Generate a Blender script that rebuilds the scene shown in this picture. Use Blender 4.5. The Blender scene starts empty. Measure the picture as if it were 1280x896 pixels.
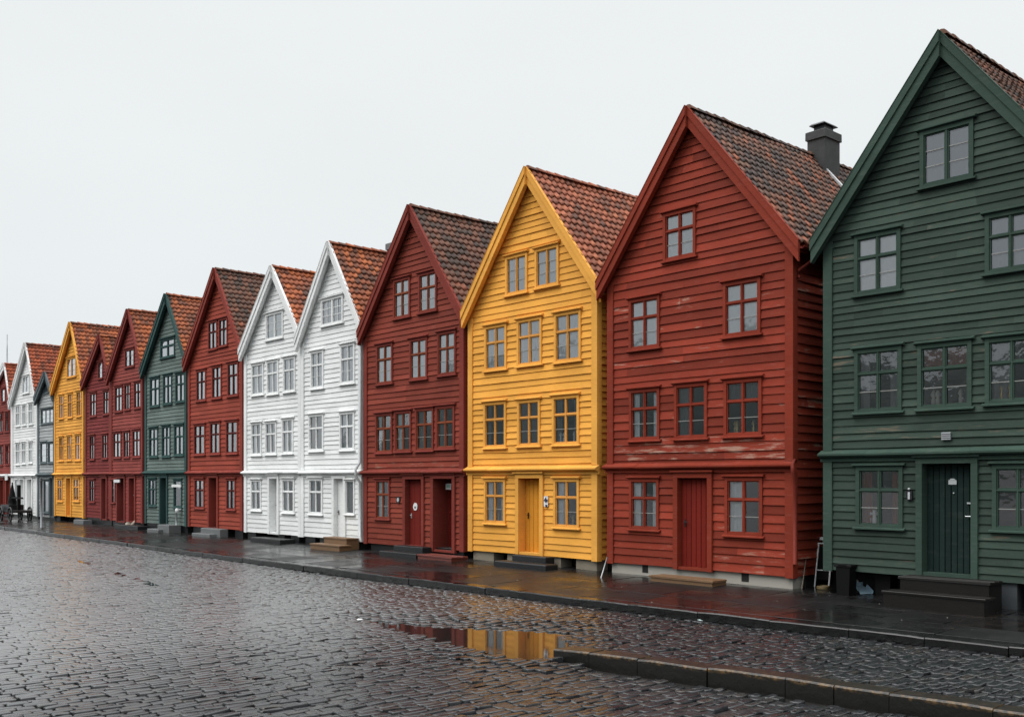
import bpy, math, random
import numpy as np
random.seed(7); rng = np.random.default_rng(7)
R = math.radians

# ------------------------------------------------------------------ scene
sc = bpy.context.scene
col = sc.collection
sc.view_settings.view_transform = 'Standard'
sc.view_settings.look = 'None'
sc.view_settings.exposure = 0.0
sc.view_settings.gamma = 1.0
sc.view_settings.use_curve_mapping = False
sc.cycles.use_denoising = True
sc.cycles.max_bounces = 8
sc.cycles.transparent_max_bounces = 12
sc.cycles.caustics_reflective = False
sc.cycles.caustics_refractive = False
sc.cycles.sample_clamp_indirect = 4.0

# camera: standing on the quay, X runs along the house row, Y is depth, facade plane at Y = D
F, XC, YH = 1255.0, 640.0, 600.0
YAW = R(48.5)
CC, SS = math.sin(YAW), math.cos(YAW)
H, D = 2.35, 18.1
OV = 0.14
B = D - OV
cam = bpy.data.cameras.new('camera'); co = bpy.data.objects.new('camera', cam); col.objects.link(co)
co.location = (0, 0, H); co.rotation_euler = (R(90), 0, YAW)
cam.sensor_width = 36; cam.lens = 36 * F / 1280; cam.shift_y = (YH - 448) / 1280
cam.clip_end = 3000; cam.clip_start = 0.1
sc.camera = co

def fx(px, Y=D):
    """photo column -> X and viewing depth on the plane Y"""
    t = (px - XC) / F
    d = Y / (SS + CC * t)
    return (-CC + SS * t) * d, d
def P(px, y, Y=D):
    X, d = fx(px, Y)
    return X, H - (y - YH) * d / F
def G(px, y, z=0.0):
    d = F * (H - z) / (y - YH); t = (px - XC) / F
    return (-CC + SS * t) * d, (SS + CC * t) * d

# ------------------------------------------------------------------ node helpers
class NT:
    def __init__(s, name):
        s.m = bpy.data.materials.new(name); s.m.use_nodes = True
        s.t = s.m.node_tree; s.t.nodes.clear()
    def n(s, typ, props=None, **ins):
        nd = s.t.nodes.new(typ)
        for k, v in (props or {}).items(): setattr(nd, k, v)
        for k, v in ins.items():
            key = int(k[1:]) if k[0] == 'i' and k[1:].isdigit() else k.replace('_', ' ')
            sk = nd.inputs[key]
            if isinstance(v, bpy.types.NodeSocket): s.t.links.new(v, sk)
            else: sk.default_value = v
        return nd
    def math(s, op, a, b=None, c=None, clamp=False):
        nd = s.t.nodes.new('ShaderNodeMath'); nd.operation = op; nd.use_clamp = clamp
        for i, v in enumerate((a, b, c)):
            if v is None: continue
            if isinstance(v, bpy.types.NodeSocket): s.t.links.new(v, nd.inputs[i])
            else: nd.inputs[i].default_value = v
        return nd.outputs[0]
    def mix(s, f, a, b, blend='MIX'):
        nd = s.t.nodes.new('ShaderNodeMix'); nd.data_type = 'RGBA'; nd.blend_type = blend; nd.clamp_factor = True
        for sk, v in ((nd.inputs[0], f), (nd.inputs[6], a), (nd.inputs[7], b)):
            if isinstance(v, bpy.types.NodeSocket): s.t.links.new(v, sk)
            elif isinstance(v, (int, float)): sk.default_value = v
            else: sk.default_value = (*v, 1)
        return nd.outputs[2]
    def sstep(s, x, a, b):
        nd = s.t.nodes.new('ShaderNodeMapRange'); nd.interpolation_type = 'SMOOTHSTEP'
        s.t.links.new(x, nd.inputs[0]); nd.inputs[1].default_value = a; nd.inputs[2].default_value = b
        return nd.outputs[0]
    def noise(s, vec, scale, detail=4, rough=0.55, stretch=None):
        if stretch is not None:
            vec = s.n('ShaderNodeMapping', Vector=vec, Scale=stretch).outputs[0]
        return s.n('ShaderNodeTexNoise', Vector=vec, Scale=scale, Detail=float(detail), Roughness=rough).outputs[0]
    def obj(s): return s.n('ShaderNodeTexCoord').outputs['Object']
    def rnd(s): return s.n('ShaderNodeAttribute', {'attribute_name': 'rnd'}).outputs['Fac']
    def out(s, sh): s.t.links.new(sh, s.n('ShaderNodeOutputMaterial').inputs[0]); return s.m
    def pbr(s, c, rough, spec=0.5, bump=None, bs=0.2, bd=0.01, metal=0.0):
        p = s.n('ShaderNodeBsdfPrincipled')
        for k, v in (('Base Color', c), ('Roughness', rough), ('Specular IOR Level', spec), ('Metallic', metal)):
            if isinstance(v, bpy.types.NodeSocket): s.t.links.new(v, p.inputs[k])
            elif isinstance(v, (int, float)): p.inputs[k].default_value = v
            else: p.inputs[k].default_value = (*v, 1)
        if bump is not None:
            b = s.n('ShaderNodeBump', Height=bump, Strength=bs, Distance=bd)
            s.t.links.new(b.outputs[0], p.inputs['Normal'])
        s.bsdf = p
        return s.out(p.outputs[0])

def scale(c, k): return tuple(min(1, x * k) for x in c)

def paint(name, c, wear=0.2, bands=(), wood=(0.30, 0.235, 0.19), fade=1.35, vary=0.35, rough=0.5):
    """oil paint on weathered boards: colour drifts from board to board, worn and peeled along the grain"""
    t = NT(name); o = t.obj(); r = t.rnd()
    n1 = t.noise(o, 1.5, 7, 0.62, (1.0, 1.0, 7.0))
    n2 = t.noise(o, 0.55, 3, 0.5, (0.8, 0.8, 1.2))
    n3 = t.noise(o, 22, 4, 0.6, (0.25, 0.25, 1.6))
    n4 = t.noise(o, 6.0, 5, 0.6, (0.5, 0.5, 2.2))
    v = t.math('ADD', t.math('MULTIPLY', t.math('SUBTRACT', r, 0.5), vary), 1.0)
    v = t.math('MULTIPLY', v, t.math('ADD', t.math('MULTIPLY', n3, 0.35), 0.82))
    base = t.mix(t.sstep(n2, 0.35, 0.7), scale(c, 0.88), scale(c, fade if fade < 1.2 else 1.0 + (fade - 1) * 0.35))
    base = t.mix(t.math('MULTIPLY', t.sstep(n4, 0.5, 0.72), 0.24), base, tuple(0.7 * x * fade + 0.3 * g for x, g in zip(c, (0.22, 0.20, 0.18))) if wear > 0.05 else scale(c, 0.93))
    vv = t.n('ShaderNodeCombineColor', Red=v, Green=v, Blue=v).outputs[0]
    base = t.mix(1.0, base, vv, 'MULTIPLY')
    m = t.math('ADD', n1, t.math('MULTIPLY', t.math('SUBTRACT', n2, 0.5), 0.35))
    m = t.math('ADD', m, t.math('MULTIPLY', t.math('SUBTRACT', r, 0.5), 0.14))
    if bands:
        z = t.n('ShaderNodeSeparateXYZ', Vector=o).outputs[2]
        for (zc, zw, k) in bands:
            q = t.math('SUBTRACT', 1.0, t.math('DIVIDE', t.math('ABSOLUTE', t.math('SUBTRACT', z, zc)), zw), clamp=True)
            m = t.math('ADD', m, t.math('MULTIPLY', q, k))
    thr = 0.76 - 0.26 * wear
    mask = t.sstep(m, thr, thr + 0.15)
    wc = t.mix(n4, scale(wood, 0.7), scale(wood, 1.25))
    base = t.mix(t.math('MULTIPLY', mask, 0.8), base, wc)
    rg = t.math('ADD', rough + .08, t.math('MULTIPLY', n4, 0.3))
    return t.pbr(base, rg, 0.12, t.math('ADD', n3, t.math('MULTIPLY', mask, -0.6)), 0.35, 0.006)

def plain(name, c, rough=0.5, var=0.25, sc_=8, bump=0.2, metal=0.0, spec=0.5, c2=None, bd=0.01):
    t = NT(name); o = t.obj()
    n = t.noise(o, sc_, 6, 0.6); n2 = t.noise(o, sc_ * 0.23, 4, 0.6)
    b = t.mix(n2, scale(c, 1 - var), c2 or scale(c, 1 + var))
    b = t.mix(t.math('MULTIPLY', n, 0.4), b, scale(c, 1 - 1.4 * var if var < 0.6 else 0.2))
    return t.pbr(b, t.math('ADD', rough - 0.1, t.math('MULTIPLY', n, 0.2)), spec, n, bump, bd, metal)

def tile_mat(name, c_hot, c_mid, c_dark, hot, dark):
    """fired clay pantiles, each tile its own shade, sooty and mossy in drifts"""
    t = NT(name); o = t.obj(); r = t.rnd()
    n1 = t.noise(o, 0.7, 4, 0.6); n2 = t.noise(o, 14, 5, 0.65); n3 = t.noise(o, 3.2, 4, 0.6)
    x = t.math('ADD', t.math('ADD', .18, t.math('MULTIPLY', r, .64)), t.math('MULTIPLY', t.math('SUBTRACT', n1, 0.5), 1.7))
    b = t.mix(t.sstep(x, dark - 0.28, dark + 0.28), c_dark, c_mid)
    b = t.mix(t.sstep(x, hot - 0.12, hot + 0.22), b, c_hot)
    b = t.mix(t.sstep(n3, 0.56, 0.72), b, scale(c_dark, 0.9))
    b = t.mix(t.math('MULTIPLY', t.sstep(n2, 0.5, 0.75), 0.45), b, (0.10, 0.085, 0.07))
    return t.pbr(b, t.math('ADD', 0.55, t.math('MULTIPLY', n2, 0.3)), 0.22, n2, 0.4, 0.01)

def glass_mat():
    t = NT('old_window_glass'); o = t.obj()
    n = t.noise(o, 5.5, 2, 0.5)
    bp = t.n('ShaderNodeBump', Height=n, Strength=0.10, Distance=0.02).outputs[0]
    fr = t.n('ShaderNodeFresnel', IOR=1.5, Normal=bp).outputs[0]
    f = t.math('MULTIPLY', fr, 3.4, clamp=True)
    tr = t.n('ShaderNodeBsdfTransparent', Color=(0.96, 0.98, 0.99, 1)).outputs[0]
    gl = t.n('ShaderNodeBsdfGlossy', Color=(0.95, 0.97, 1, 1), Roughness=0.03, Normal=bp).outputs[0]
    ms = t.n('ShaderNodeMixShader', i0=f, i1=tr, i2=gl).outputs[0]
    return t.out(ms)

def cloth(name, c, tl=0.35):
    t = NT(name); o = t.obj()
    n = t.noise(o, 12, 3)
    b = t.mix(n, scale(c, 0.93), c)
    d = t.n('ShaderNodeBsdfDiffuse', Color=b).outputs[0]
    l = t.n('ShaderNodeBsdfTranslucent', Color=b).outputs[0]
    return t.out(t.n('ShaderNodeMixShader', i0=tl, i1=d, i2=l).outputs[0])

def wet_stone(name, cs, r0, r1, bump=0.25, film=0.5, nscale=9.0, wetx=None):
    t = NT(name); o = t.obj(); r = t.rnd()
    n1 = t.noise(o, nscale, 6, 0.62); n2 = t.noise(o, 0.35, 3, 0.5); n3 = t.noise(o, 60, 3, 0.6)
    ramp = t.n('ShaderNodeValToRGB', Fac=r)
    e = ramp.color_ramp.elements
    e[0].color = (*cs[0], 1); e[1].color = (*cs[-1], 1)
    for i, c in enumerate(cs[1:-1]):
        q = e.new((i + 1) / (len(cs) - 1)); q.color = (*c, 1)
    b = t.mix(t.sstep(n1, 0.35, 0.75), scale(cs[0], 0.75), ramp.outputs[0])
    b = t.mix(t.math('MULTIPLY', t.sstep(n3, 0.6, 0.75), 0.35), b, (0.16, 0.15, 0.14))
    w = t.math('ADD', n2, t.math('MULTIPLY', t.math('SUBTRACT', r, 0.5), 0.25))
    if wetx:      # standing film of water towards the harbour end, drier stone at the other
        xx = t.n('ShaderNodeSeparateXYZ', Vector=o).outputs[0]
        dry = t.sstep(xx, wetx[0], wetx[1])
        film = t.math('SUBTRACT', film, t.math('ADD', t.math('MULTIPLY', dry, .5), t.math('MULTIPLY', r, .25)))
    w = t.sstep(w, 0.36, 0.62)
    rg = t.math('ADD', t.math('MULTIPLY', w, r0 - r1), r1)
    if wetx: rg = t.math('SUBTRACT', rg, t.math('MULTIPLY', dry, .07))
    rg = t.math('ADD', rg, t.math('MULTIPLY', t.math('SUBTRACT', n1, 0.5), 0.16), clamp=True)
    mt_ = t.pbr(b, rg, film, n1, bump, 0.012)
    if wetx:
        t.t.links.new(t.math('SUBTRACT', 1.0, t.math('MULTIPLY', dry, .85)), t.bsdf.inputs['Coat Weight'])
        t.bsdf.inputs['Coat Roughness'].default_value = .26; t.bsdf.inputs['Coat IOR'].default_value = 1.5
    return mt_

# ------------------------------------------------------------------ mesh helpers
class MB:
    def __init__(s): s.v = []; s.f = []; s.mi = []; s.r = []
    def face(s, pts, mi=0, r=None):
        b = len(s.v); s.v += [tuple(p) for p in pts]; s.f.append(tuple(range(b, b + len(pts))))
        s.mi.append(mi); s.r.append(random.random() if r is None else r)
    def box(s, x0, x1, y0, y1, z0, z1, mi=0, r=None):
        r = random.random() if r is None else r
        b = len(s.v)
        s.v += [(x0,y0,z0),(x1,y0,z0),(x1,y1,z0),(x0,y1,z0),(x0,y0,z1),(x1,y0,z1),(x1,y1,z1),(x0,y1,z1)]
        for q in ((0,3,2,1),(4,5,6,7),(0,1,5,4),(1,2,6,5),(2,3,7,6),(3,0,4,7)):
            s.f.append(tuple(b + i for i in q)); s.mi.append(mi); s.r.append(r)
    def cbox(s, x0, x1, y0, y1, z0, z1, c=0.015, j=0.0, mi=0, r=None):
        """box with a chamfered upper rim, slightly out of true"""
        r = random.random() if r is None else r
        b = len(s.v)
        J = lambda: random.uniform(-j, j)
        for (zz, k) in ((z0, 0), (z1 - c, 0), (z1, c)):
            for (x, y) in ((x0 + k, y0 + k), (x1 - k, y0 + k), (x1 - k, y1 - k), (x0 + k, y1 - k)):
                s.v.append((x + J(), y + J(), zz + (J() if zz != z0 else 0)))
        q = [(0,3,2,1),(8,9,10,11)]
        for a in (0, 4):
            for i in range(4): q.append((a + i, a + (i + 1) % 4, a + 4 + (i + 1) % 4, a + 4 + i))
        for f in q: s.f.append(tuple(b + i for i in f)); s.mi.append(mi); s.r.append(r)
    def prism(s, poly, a0, a1, axis='x', mi=0, r=None):
        """2D polygon extruded along an axis; poly is (y,z) for x, (x,z) for y, (x,y) for z"""
        r = random.random() if r is None else r
        mk = {'x': lambda a, p: (a, p[0], p[1]), 'y': lambda a, p: (p[0], a, p[1]), 'z': lambda a, p: (p[0], p[1], a)}[axis]
        b = len(s.v); n = len(poly)
        s.v += [mk(a0, p) for p in poly] + [mk(a1, p) for p in poly]
        fs = [tuple(range(n)), tuple(range(2 * n - 1, n - 1, -1))] + [(i, i + n, (i + 1) % n + n, (i + 1) % n) for i in range(n)]
        for f in fs: s.f.append(tuple(b + i for i in f)); s.mi.append(mi); s.r.append(r)
    def tube(s, pts, rad, seg=8, mi=0):
        r = random.random(); rings = []
        n = len(pts)
        for i, p in enumerate(pts):
            a = np.array(pts[max(0, i - 1)], float); c = np.array(pts[min(n - 1, i + 1)], float)
            d = c - a; d /= np.linalg.norm(d)
            up = np.array((0, 0, 1.0)) if abs(d[2]) < 0.9 else np.array((1.0, 0, 0))
            e1 = np.cross(d, up); e1 /= np.linalg.norm(e1); e2 = np.cross(d, e1)
            rr = rad[i] if isinstance(rad, (list, tuple)) else rad
            b = len(s.v)
            for k in range(seg):
                th = 2 * math.pi * k / seg
                s.v.append(tuple(np.array(p) + rr * (math.cos(th) * e1 + math.sin(th) * e2)))
            rings.append(b)
        for a, b in zip(rings, rings[1:]):
            for k in range(seg):
                s.f.append((a + k, a + (k + 1) % seg, b + (k + 1) % seg, b + k)); s.mi.append(mi); s.r.append(r)
        s.f.append(tuple(rings[0] + k for k in range(seg))); s.mi.append(mi); s.r.append(r)
        s.f.append(tuple(rings[-1] + k for k in reversed(range(seg)))); s.mi.append(mi); s.r.append(r)
    def lathe(s, c, prof, seg=12, mi=0):
        r = random.random(); b = len(s.v); n = len(prof)
        for (rad, z) in prof:
            for k in range(seg):
                th = 2 * math.pi * k / seg
                s.v.append((c[0] + rad * math.cos(th), c[1] + rad * math.sin(th), c[2] + z))
        for i in range(n - 1):
            for k in range(seg):
                s.f.append((b + i*seg + k, b + i*seg + (k+1) % seg, b + (i+1)*seg + (k+1) % seg, b + (i+1)*seg + k)); s.mi.append(mi); s.r.append(r)
        for i, o in ((0, 1), (n - 1, -1)):
            s.f.append(tuple(b + i*seg + k for k in range(seg))[::o]); s.mi.append(mi); s.r.append(r)
    def build(s, name, mats, parent=None, origin=(0, 0, 0), smooth=False):
        me = bpy.data.meshes.new(name)
        o = origin
        me.from_pydata([(x - o[0], y - o[1], z - o[2]) for x, y, z in s.v], [], s.f)
        return finish(me, name, mats, parent, s.mi, s.r, smooth, o if parent is None else None)

def finish(me, name, mats, parent, mi, r, smooth=False, loc=None):
    if not isinstance(mats, (list, tuple)): mats = [mats]
    for m in mats: me.materials.append(m)
    n = len(me.polygons)
    if mi is not None: me.polygons.foreach_set('material_index', np.array(mi, dtype=np.int32))
    at = me.attributes.new('rnd', 'FLOAT', 'FACE'); at.data.foreach_set('value', np.array(r, dtype=np.float32))
    me.polygons.foreach_set('use_smooth', np.full(n, bool(smooth)))
    me.update()
    ob = bpy.data.objects.new(name, me); col.objects.link(ob)
    if parent: ob.parent = parent
    if loc is not None: ob.location = loc
    return ob

def np_mesh(name, V, Q, mats, r, parent=None, smooth=False, loc=None, mi=None):
    """V (n,3), Q (m,4) quads"""
    me = bpy.data.meshes.new(name)
    me.vertices.add(len(V)); me.vertices.foreach_set('co', V.astype(np.float32).ravel())
    me.loops.add(Q.size); me.loops.foreach_set('vertex_index', Q.astype(np.int32).ravel())
    me.polygons.add(len(Q)); me.polygons.foreach_set('loop_start', np.arange(0, Q.size, 4, dtype=np.int32))
    me.update(calc_edges=True); me.validate()
    return finish(me, name, mats, parent, mi, r, smooth, loc)

def tag(o, label=None, cat=None, group=None, kind=None):
    if label: o['label'] = label
    if cat: o['category'] = cat
    if group: o['group'] = group
    if kind: o['kind'] = kind
    return o
def thing(name, loc, label, cat, group=None):
    o = bpy.data.objects.new(name, None); col.objects.link(o); o.location = loc; o.empty_display_size = 0.3
    return tag(o, label, cat, group)

# ------------------------------------------------------------------ materials
GLASS = glass_mat()
CURTAIN = {'w': cloth('white_curtain', (0.93, 0.965, 0.985), .03), 'g': cloth('grey_blind', (0.46, 0.50, 0.57), 0.1),
           'r': cloth('rust_curtain', (0.24, 0.06, 0.035)), 'b': cloth('buff_curtain', (0.5, 0.42, 0.34)), 'd': cloth('dusky_curtain', (0.25, 0.25, 0.27))}
BAR = plain('pale_glazing_bar', (0.30, 0.30, 0.28), 0.5, 0.15)
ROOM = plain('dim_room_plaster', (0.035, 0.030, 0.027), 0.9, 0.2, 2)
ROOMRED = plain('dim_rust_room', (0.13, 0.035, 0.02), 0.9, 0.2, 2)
CONC = plain('whitewashed_concrete', (0.52, 0.50, 0.45), 0.8, 0.3, 5, 0.5, c2=(0.36, 0.33, 0.28))
SAND = plain('old_sandstone', (0.22, 0.19, 0.145), 0.75, 0.35, 6, 0.6)
GREYST = plain('grey_granite', (0.045, 0.05, 0.055), 0.5, 0.35, 7, 0.5, c2=(0.09, 0.10, 0.11))
DARKST = plain('dark_wet_stone', (0.016, 0.017, 0.018), 0.4, 0.35, 6, 0.5, spec=.3)
LIGHTST = plain('pale_grey_stone', (0.13, 0.137, 0.138), 0.55, 0.25, 7, 0.4)
VOID = plain('void_shade', (0.012, 0.011, 0.010), 0.95, 0.3, 3)  # near-black colour standing in for shade under the houses and in vents
IRON = plain('dark_iron', (0.03, 0.03, 0.032), 0.4, 0.3, 20, 0.1, 0.6)
ZINC = plain('pale_zinc', (0.55, 0.57, 0.58), 0.4, 0.15, 9, 0.1, 0.5)
ZINCD = plain('dull_lead', (0.20, 0.21, 0.22), 0.5, 0.2, 9, 0.1, 0.3)
BRASS = plain('worn_brass', (0.35, 0.26, 0.12), 0.35, 0.2, 20, 0.1, 0.8)
WHITEP = plain('white_enamel', (0.75, 0.76, 0.76), 0.35, 0.08)
BLACKP = plain('black_plastic', (0.003, 0.003, 0.0035), 0.6, 0.2, spec=.15)
BLUEP = plain('pale_blue_plastic', (0.36, 0.52, 0.62), 0.35, 0.1)
OAK = plain('wet_oak_plank', (0.17, 0.095, 0.045), 0.5, 0.35, 6, 0.4)
OAKD = plain('dark_wet_plank', (0.009, 0.0075, 0.0065), 0.4, 0.35, 6, 0.4, spec=.3)
REDSTEP = plain('worn_red_step', (0.15, 0.035, 0.025), 0.45, 0.35, 6, 0.3)
CHIM = plain('sooty_render', (0.026, 0.028, 0.029), 0.85, 0.5, 5, 0.8, c2=(0.075, 0.08, 0.078))
WEED = plain('weed_leaf', (0.07, 0.11, 0.03), 0.6, 0.3, 20)

# ------------------------------------------------------------------ siding, tiles, windows, doors
def siding(mb, org, u, n, zrows, ext, openings=(), out=0.027):
    """lapped boards on the vertical plane through org along u, outward normal n.
    ext(z) -> (s0, s1); openings (s0, s1, z0, z1)"""
    for i, (z0, z1) in enumerate(zip(zrows, zrows[1:])):
        ph = [random.uniform(0, 6.28) for _ in range(3)]
        o_i = out * random.uniform(0.6, 1.45)
        tip = random.uniform(-0.004, 0.004)
        e0, e1 = ext(z0), ext(z1)
        if e0[1] - e0[0] < 0.06: continue
        jt = sorted(random.uniform(e0[0], e0[1]) for _ in range(2))
        rv = [random.random() for _ in range(3)]
        cuts = sorted({z0, z1, *[c for o in openings for c in (o[2], o[3]) if z0 + 0.004 < c < z1 - 0.004]})
        def pt(s, z, edge):
            k = (z1 - z) / (z1 - z0)
            dz = 0.0
            if z == z0: dz = 0.0045 * math.sin(s * 1.1 + ph[0]) + 0.003 * math.sin(s * 2.9 + ph[1]) + tip
            y = o_i * k - 0.010 * (1 - k) + 0.0025 * math.sin(s * 2.3 + ph[2])
            zz = z + dz
            if z == z1: zz += 0.022; y = -0.013
            if edge: y = -0.015
            return (org[0] + u[0] * s + n[0] * y, org[1] + u[1] * s + n[1] * y, zz)
        for a, b in zip(cuts, cuts[1:]):
            zm = (a + b) / 2
            L = lambda z: e0[0] + (e1[0] - e0[0]) * (z - z0) / (z1 - z0)
            Rr = lambda z: e0[1] + (e1[1] - e0[1]) * (z - z0) / (z1 - z0)
            segs = []; cur = L
            for (s0, s1, q0, q1) in sorted(openings):
                if q0 < zm < q1:
                    segs.append((cur, (lambda z, v=s0: v))); cur = (lambda z, v=s1: v)
            segs.append((cur, Rr))
            for (lf, rf) in segs:
                w = rf(a) - lf(a)
                if w < 0.01: continue
                k = max(1, int(w / 0.55))
                for j in range(k):
                    f0, f1 = j / k, (j + 1) / k
                    sa0 = lf(a) + f0 * (rf(a) - lf(a)); sa1 = lf(a) + f1 * (rf(a) - lf(a))
                    sb0 = lf(b) + f0 * max(0, rf(b) - lf(b)); sb1 = lf(b) + f1 * max(0, rf(b) - lf(b))
                    sm = (sa0 + sa1) / 2
                    rr = rv[0] if sm < jt[0] else rv[1] if sm < jt[1] else rv[2]
                    mb.face([pt(sa0, a, 0), pt(sa1, a, 0), pt(sb1, b, 0), pt(sb0, b, 0)], 0, rr)
                    if a == z0: mb.face([pt(sa0, a, 1), pt(sa1, a, 1), pt(sa1, a, 0), pt(sa0, a, 0)], 0, rr)

def rows(z0, z1, h):
    zs = [z0]
    while zs[-1] < z1 - h * 0.6: zs.append(zs[-1] + h * random.uniform(0.88, 1.12))
    zs[-1] = z1
    return zs

UF = np.array([0, .16, .34, .5, .66, .84, 1.0])
UH = np.array([1, .80, .25, 0, .12, .62, 1]) * 0.042
def roof_slope(ax, az, ex, ez, y0, y1):
    dx, dz = ex - ax, ez - az; L = math.hypot(dx, dz); ev = np.array((dx / L, 0, dz / L))
    nn = np.array((-dz / L, 0, dx / L)) if dx > 0 else np.array((dz / L, 0, -dx / L))
    nr = max(3, round(L / 0.255)); rl = L / nr; nc = round((y1 - y0) / 0.21); w = (y1 - y0) / nc
    I, J = np.meshgrid(np.arange(nr), np.arange(nc), indexing='ij'); I = I.ravel(); J = J.ravel(); n = len(I)
    jv = rng.uniform(-.014, .014, n); jh = rng.uniform(-.006, .008, n); jr = rng.uniform(-.02, .02, n)
    scal = -0.05 * (2 * UF - 1) ** 2
    V = np.zeros((n, 4, 7, 3))
    sag = lambda v, yy: -0.03 * np.sin(np.pi * v / L) + 0.018 * np.sin(yy * 0.9 + v * 1.7) + 0.012 * np.sin(yy * 2.1)
    for k, (vo, ho) in enumerate(((-0.03, -0.004), (0.45 * rl, 0.014), (rl, 0.034), (rl - 0.004, -0.006))):
        vv = (I * rl)[:, None] + vo + (jv[:, None] + scal[None, :] + jr[:, None] * (UF - .5)[None, :] if k >= 2 else 0) + np.zeros((n, 7))
        vv = np.clip(vv, 0, L + 0.06)
        uu = y0 + (J[:, None] + UF[None, :]) * w
        hh = UH[None, :] * (1 if k < 3 else .85) + ho + (jh[:, None] if k >= 2 else 0)
        hh = hh + sag(vv, uu)
        V[:, k, :, :] = np.array((ax, 0, az)) + vv[..., None] * ev + hh[..., None] * nn
        V[:, k, :, 1] = uu
    base = (np.arange(n) * 28)[:, None]
    q = []
    for k in range(3):
        for c in range(6):
            a = k * 7 + c; q.append((a, a + 1, a + 8, a + 7))
    q = np.array(q)
    Q = (base[:, None, :] + q[None]).reshape(-1, 4)
    if dx > 0: Q = Q[:, ::-1]
    r = np.repeat(rng.random(n), len(q))
    return V.reshape(-1, 3), Q, r

def window(house, o, mats, x0, x1, z0, z1, kind='T', cur='', openings=None, items=False):
    """casing > sash, pane, sill, curtain; pane plane a little behind the boards"""
    cas, sash = mats
    cw = min(0.075, (x1 - x0) * 0.085)
    hd = 0.075
    zt, zb = z1 - hd, z0 + 0.06
    m = MB()
    yo, yi = D - .042, D + .035
    m.box(x0, x0 + cw, yo, yi, zb, zt); m.box(x1 - cw, x1, yo, yi, zb, zt)
    m.box(x0 + cw, x1 - cw, yo + .003, yi, zt - cw, zt)
    m.box(x0 + cw, x1 - cw, yo + .003, yi, zb, zb + cw * 0.8)
    j = random.uniform(-.012, .012)
    m.prism([(D, zt + .075), (D - .095, zt + .045 + j * .3), (D - .095, zt + .02), (D - .045, zt), (D, zt)], x0 - .055, x1 + .055 + j)
    m.build('window', cas, house, o); win = bpy.context.scene.collection.objects[-1]
    s = MB(); s.prism([(D, zb + .02), (D - .085, zb - .01), (D - .085, zb - .035), (D, zb - .035)], x0 - .05, x1 + .05)
    s.build('sill', cas, win, o)
    ix0, ix1, iz0, iz1 = x0 + cw, x1 - cw, zb + cw * 0.8, zt - cw
    if openings is not None: openings.append((x0 + .04 , x1 - .04, zb + .03, zt - .03))
    w, h = ix1 - ix0, iz1 - iz0
    fr = min(0.024, w * 0.036); y_a, y_b = D - .012, D + .022
    sa = MB(); gl = MB()
    def sashbox(a0, a1, b0, b1, ncol, nrow, thin=0.013):
        sa.box(a0, a0 + fr, y_a, y_b, b0, b1); sa.box(a1 - fr, a1, y_a, y_b, b0, b1)
        sa.box(a0 + fr, a1 - fr, y_a + .002, y_b, b0, b0 + fr * 1.15); sa.box(a0 + fr, a1 - fr, y_a + .002, y_b, b1 - fr, b1)
        c0, c1, d0, d1 = a0 + fr, a1 - fr, b0 + fr * 1.15, b1 - fr
        for i in range(1, nrow):
            zz = d0 + (d1 - d0) * i / nrow; sa.box(c0, c1, y_a + .008, y_b - .004, zz - thin / 2, zz + thin / 2, 1)
        for i in range(1, ncol):
            xx = c0 + (c1 - c0) * i / ncol; sa.box(xx - thin / 2, xx + thin / 2, y_a + .006, y_b - .006, d0, d1, 1)
        for i in range(nrow):
            for k in range(ncol):
                t = [random.uniform(-.004, .004) for _ in range(3)]
                p0, p1 = c0 + (c1 - c0) * k / ncol, c0 + (c1 - c0) * (k + 1) / ncol
                q0, q1 = d0 + (d1 - d0) * i / nrow, d0 + (d1 - d0) * (i + 1) / nrow
                yy = D + .010
                gl.face([(p0, yy + t[0], q0), (p1, yy + t[1], q0), (p1, yy + t[1] + t[2], q1), (p0, yy + t[0] + t[2], q1)])
    g = 0.004
    if kind in ('T', 'T1'):
        xm = (ix0 + ix1) / 2; zm = iz0 + h * 0.635; mu = w * 0.018
        sa.box(xm - mu, xm + mu, y_a - .018, y_b + .02, iz0, iz1)
        sa.box(ix0, xm - mu, y_a - .022, y_b + .02, zm - mu * 1.1, zm + mu * 1.1); sa.box(xm + mu, ix1, y_a - .022, y_b + .02, zm - mu * 1.1, zm + mu * 1.1)
        for (a0, a1) in ((ix0, xm - mu), (xm + mu, ix1)):
            sashbox(a0, a1, iz0, zm - mu * 1.1, 1, 2 if kind == 'T' else 1)
            sashbox(a0, a1, zm + mu * 1.1, iz1, 1, 1)
    elif kind == 'A':
        xm = (ix0 + ix1) / 2; mu = w * 0.022
        sa.box(xm - mu, xm + mu, y_a - .018, y_b + .02, iz0, iz1)
        sashbox(ix0, xm - mu, iz0, iz1, 1, 3); sashbox(xm + mu, ix1, iz0, iz1, 1, 3)
    elif kind == 'D':
        xm = (ix0 + ix1) / 2; mu = w * 0.03
        sa.box(xm - mu, xm + mu, y_a - .018, y_b + .02, iz0, iz1)
        sashbox(ix0, xm - mu, iz0, iz1, 2, 3, .022); sashbox(xm + mu, ix1, iz0, iz1, 2, 3, .022)
    elif kind == 'S':
        sashbox(ix0, ix1, iz0, iz1, 1, 1)
    elif kind == 'S3':
        sashbox(ix0, ix1, iz0, iz1, 1, 3)
    elif kind == 'Q':
        k = 3
        for i in range(k): sashbox(ix0 + w * i / k + .01, ix0 + w * (i + 1) / k - .01, iz0, iz1, 1, 3)
    sa.build('sash', [sash, BAR if cas is not None and sash.name.find('white') < 0 else sash], win, o)
    gl.build('pane', GLASS, win, o)
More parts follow.
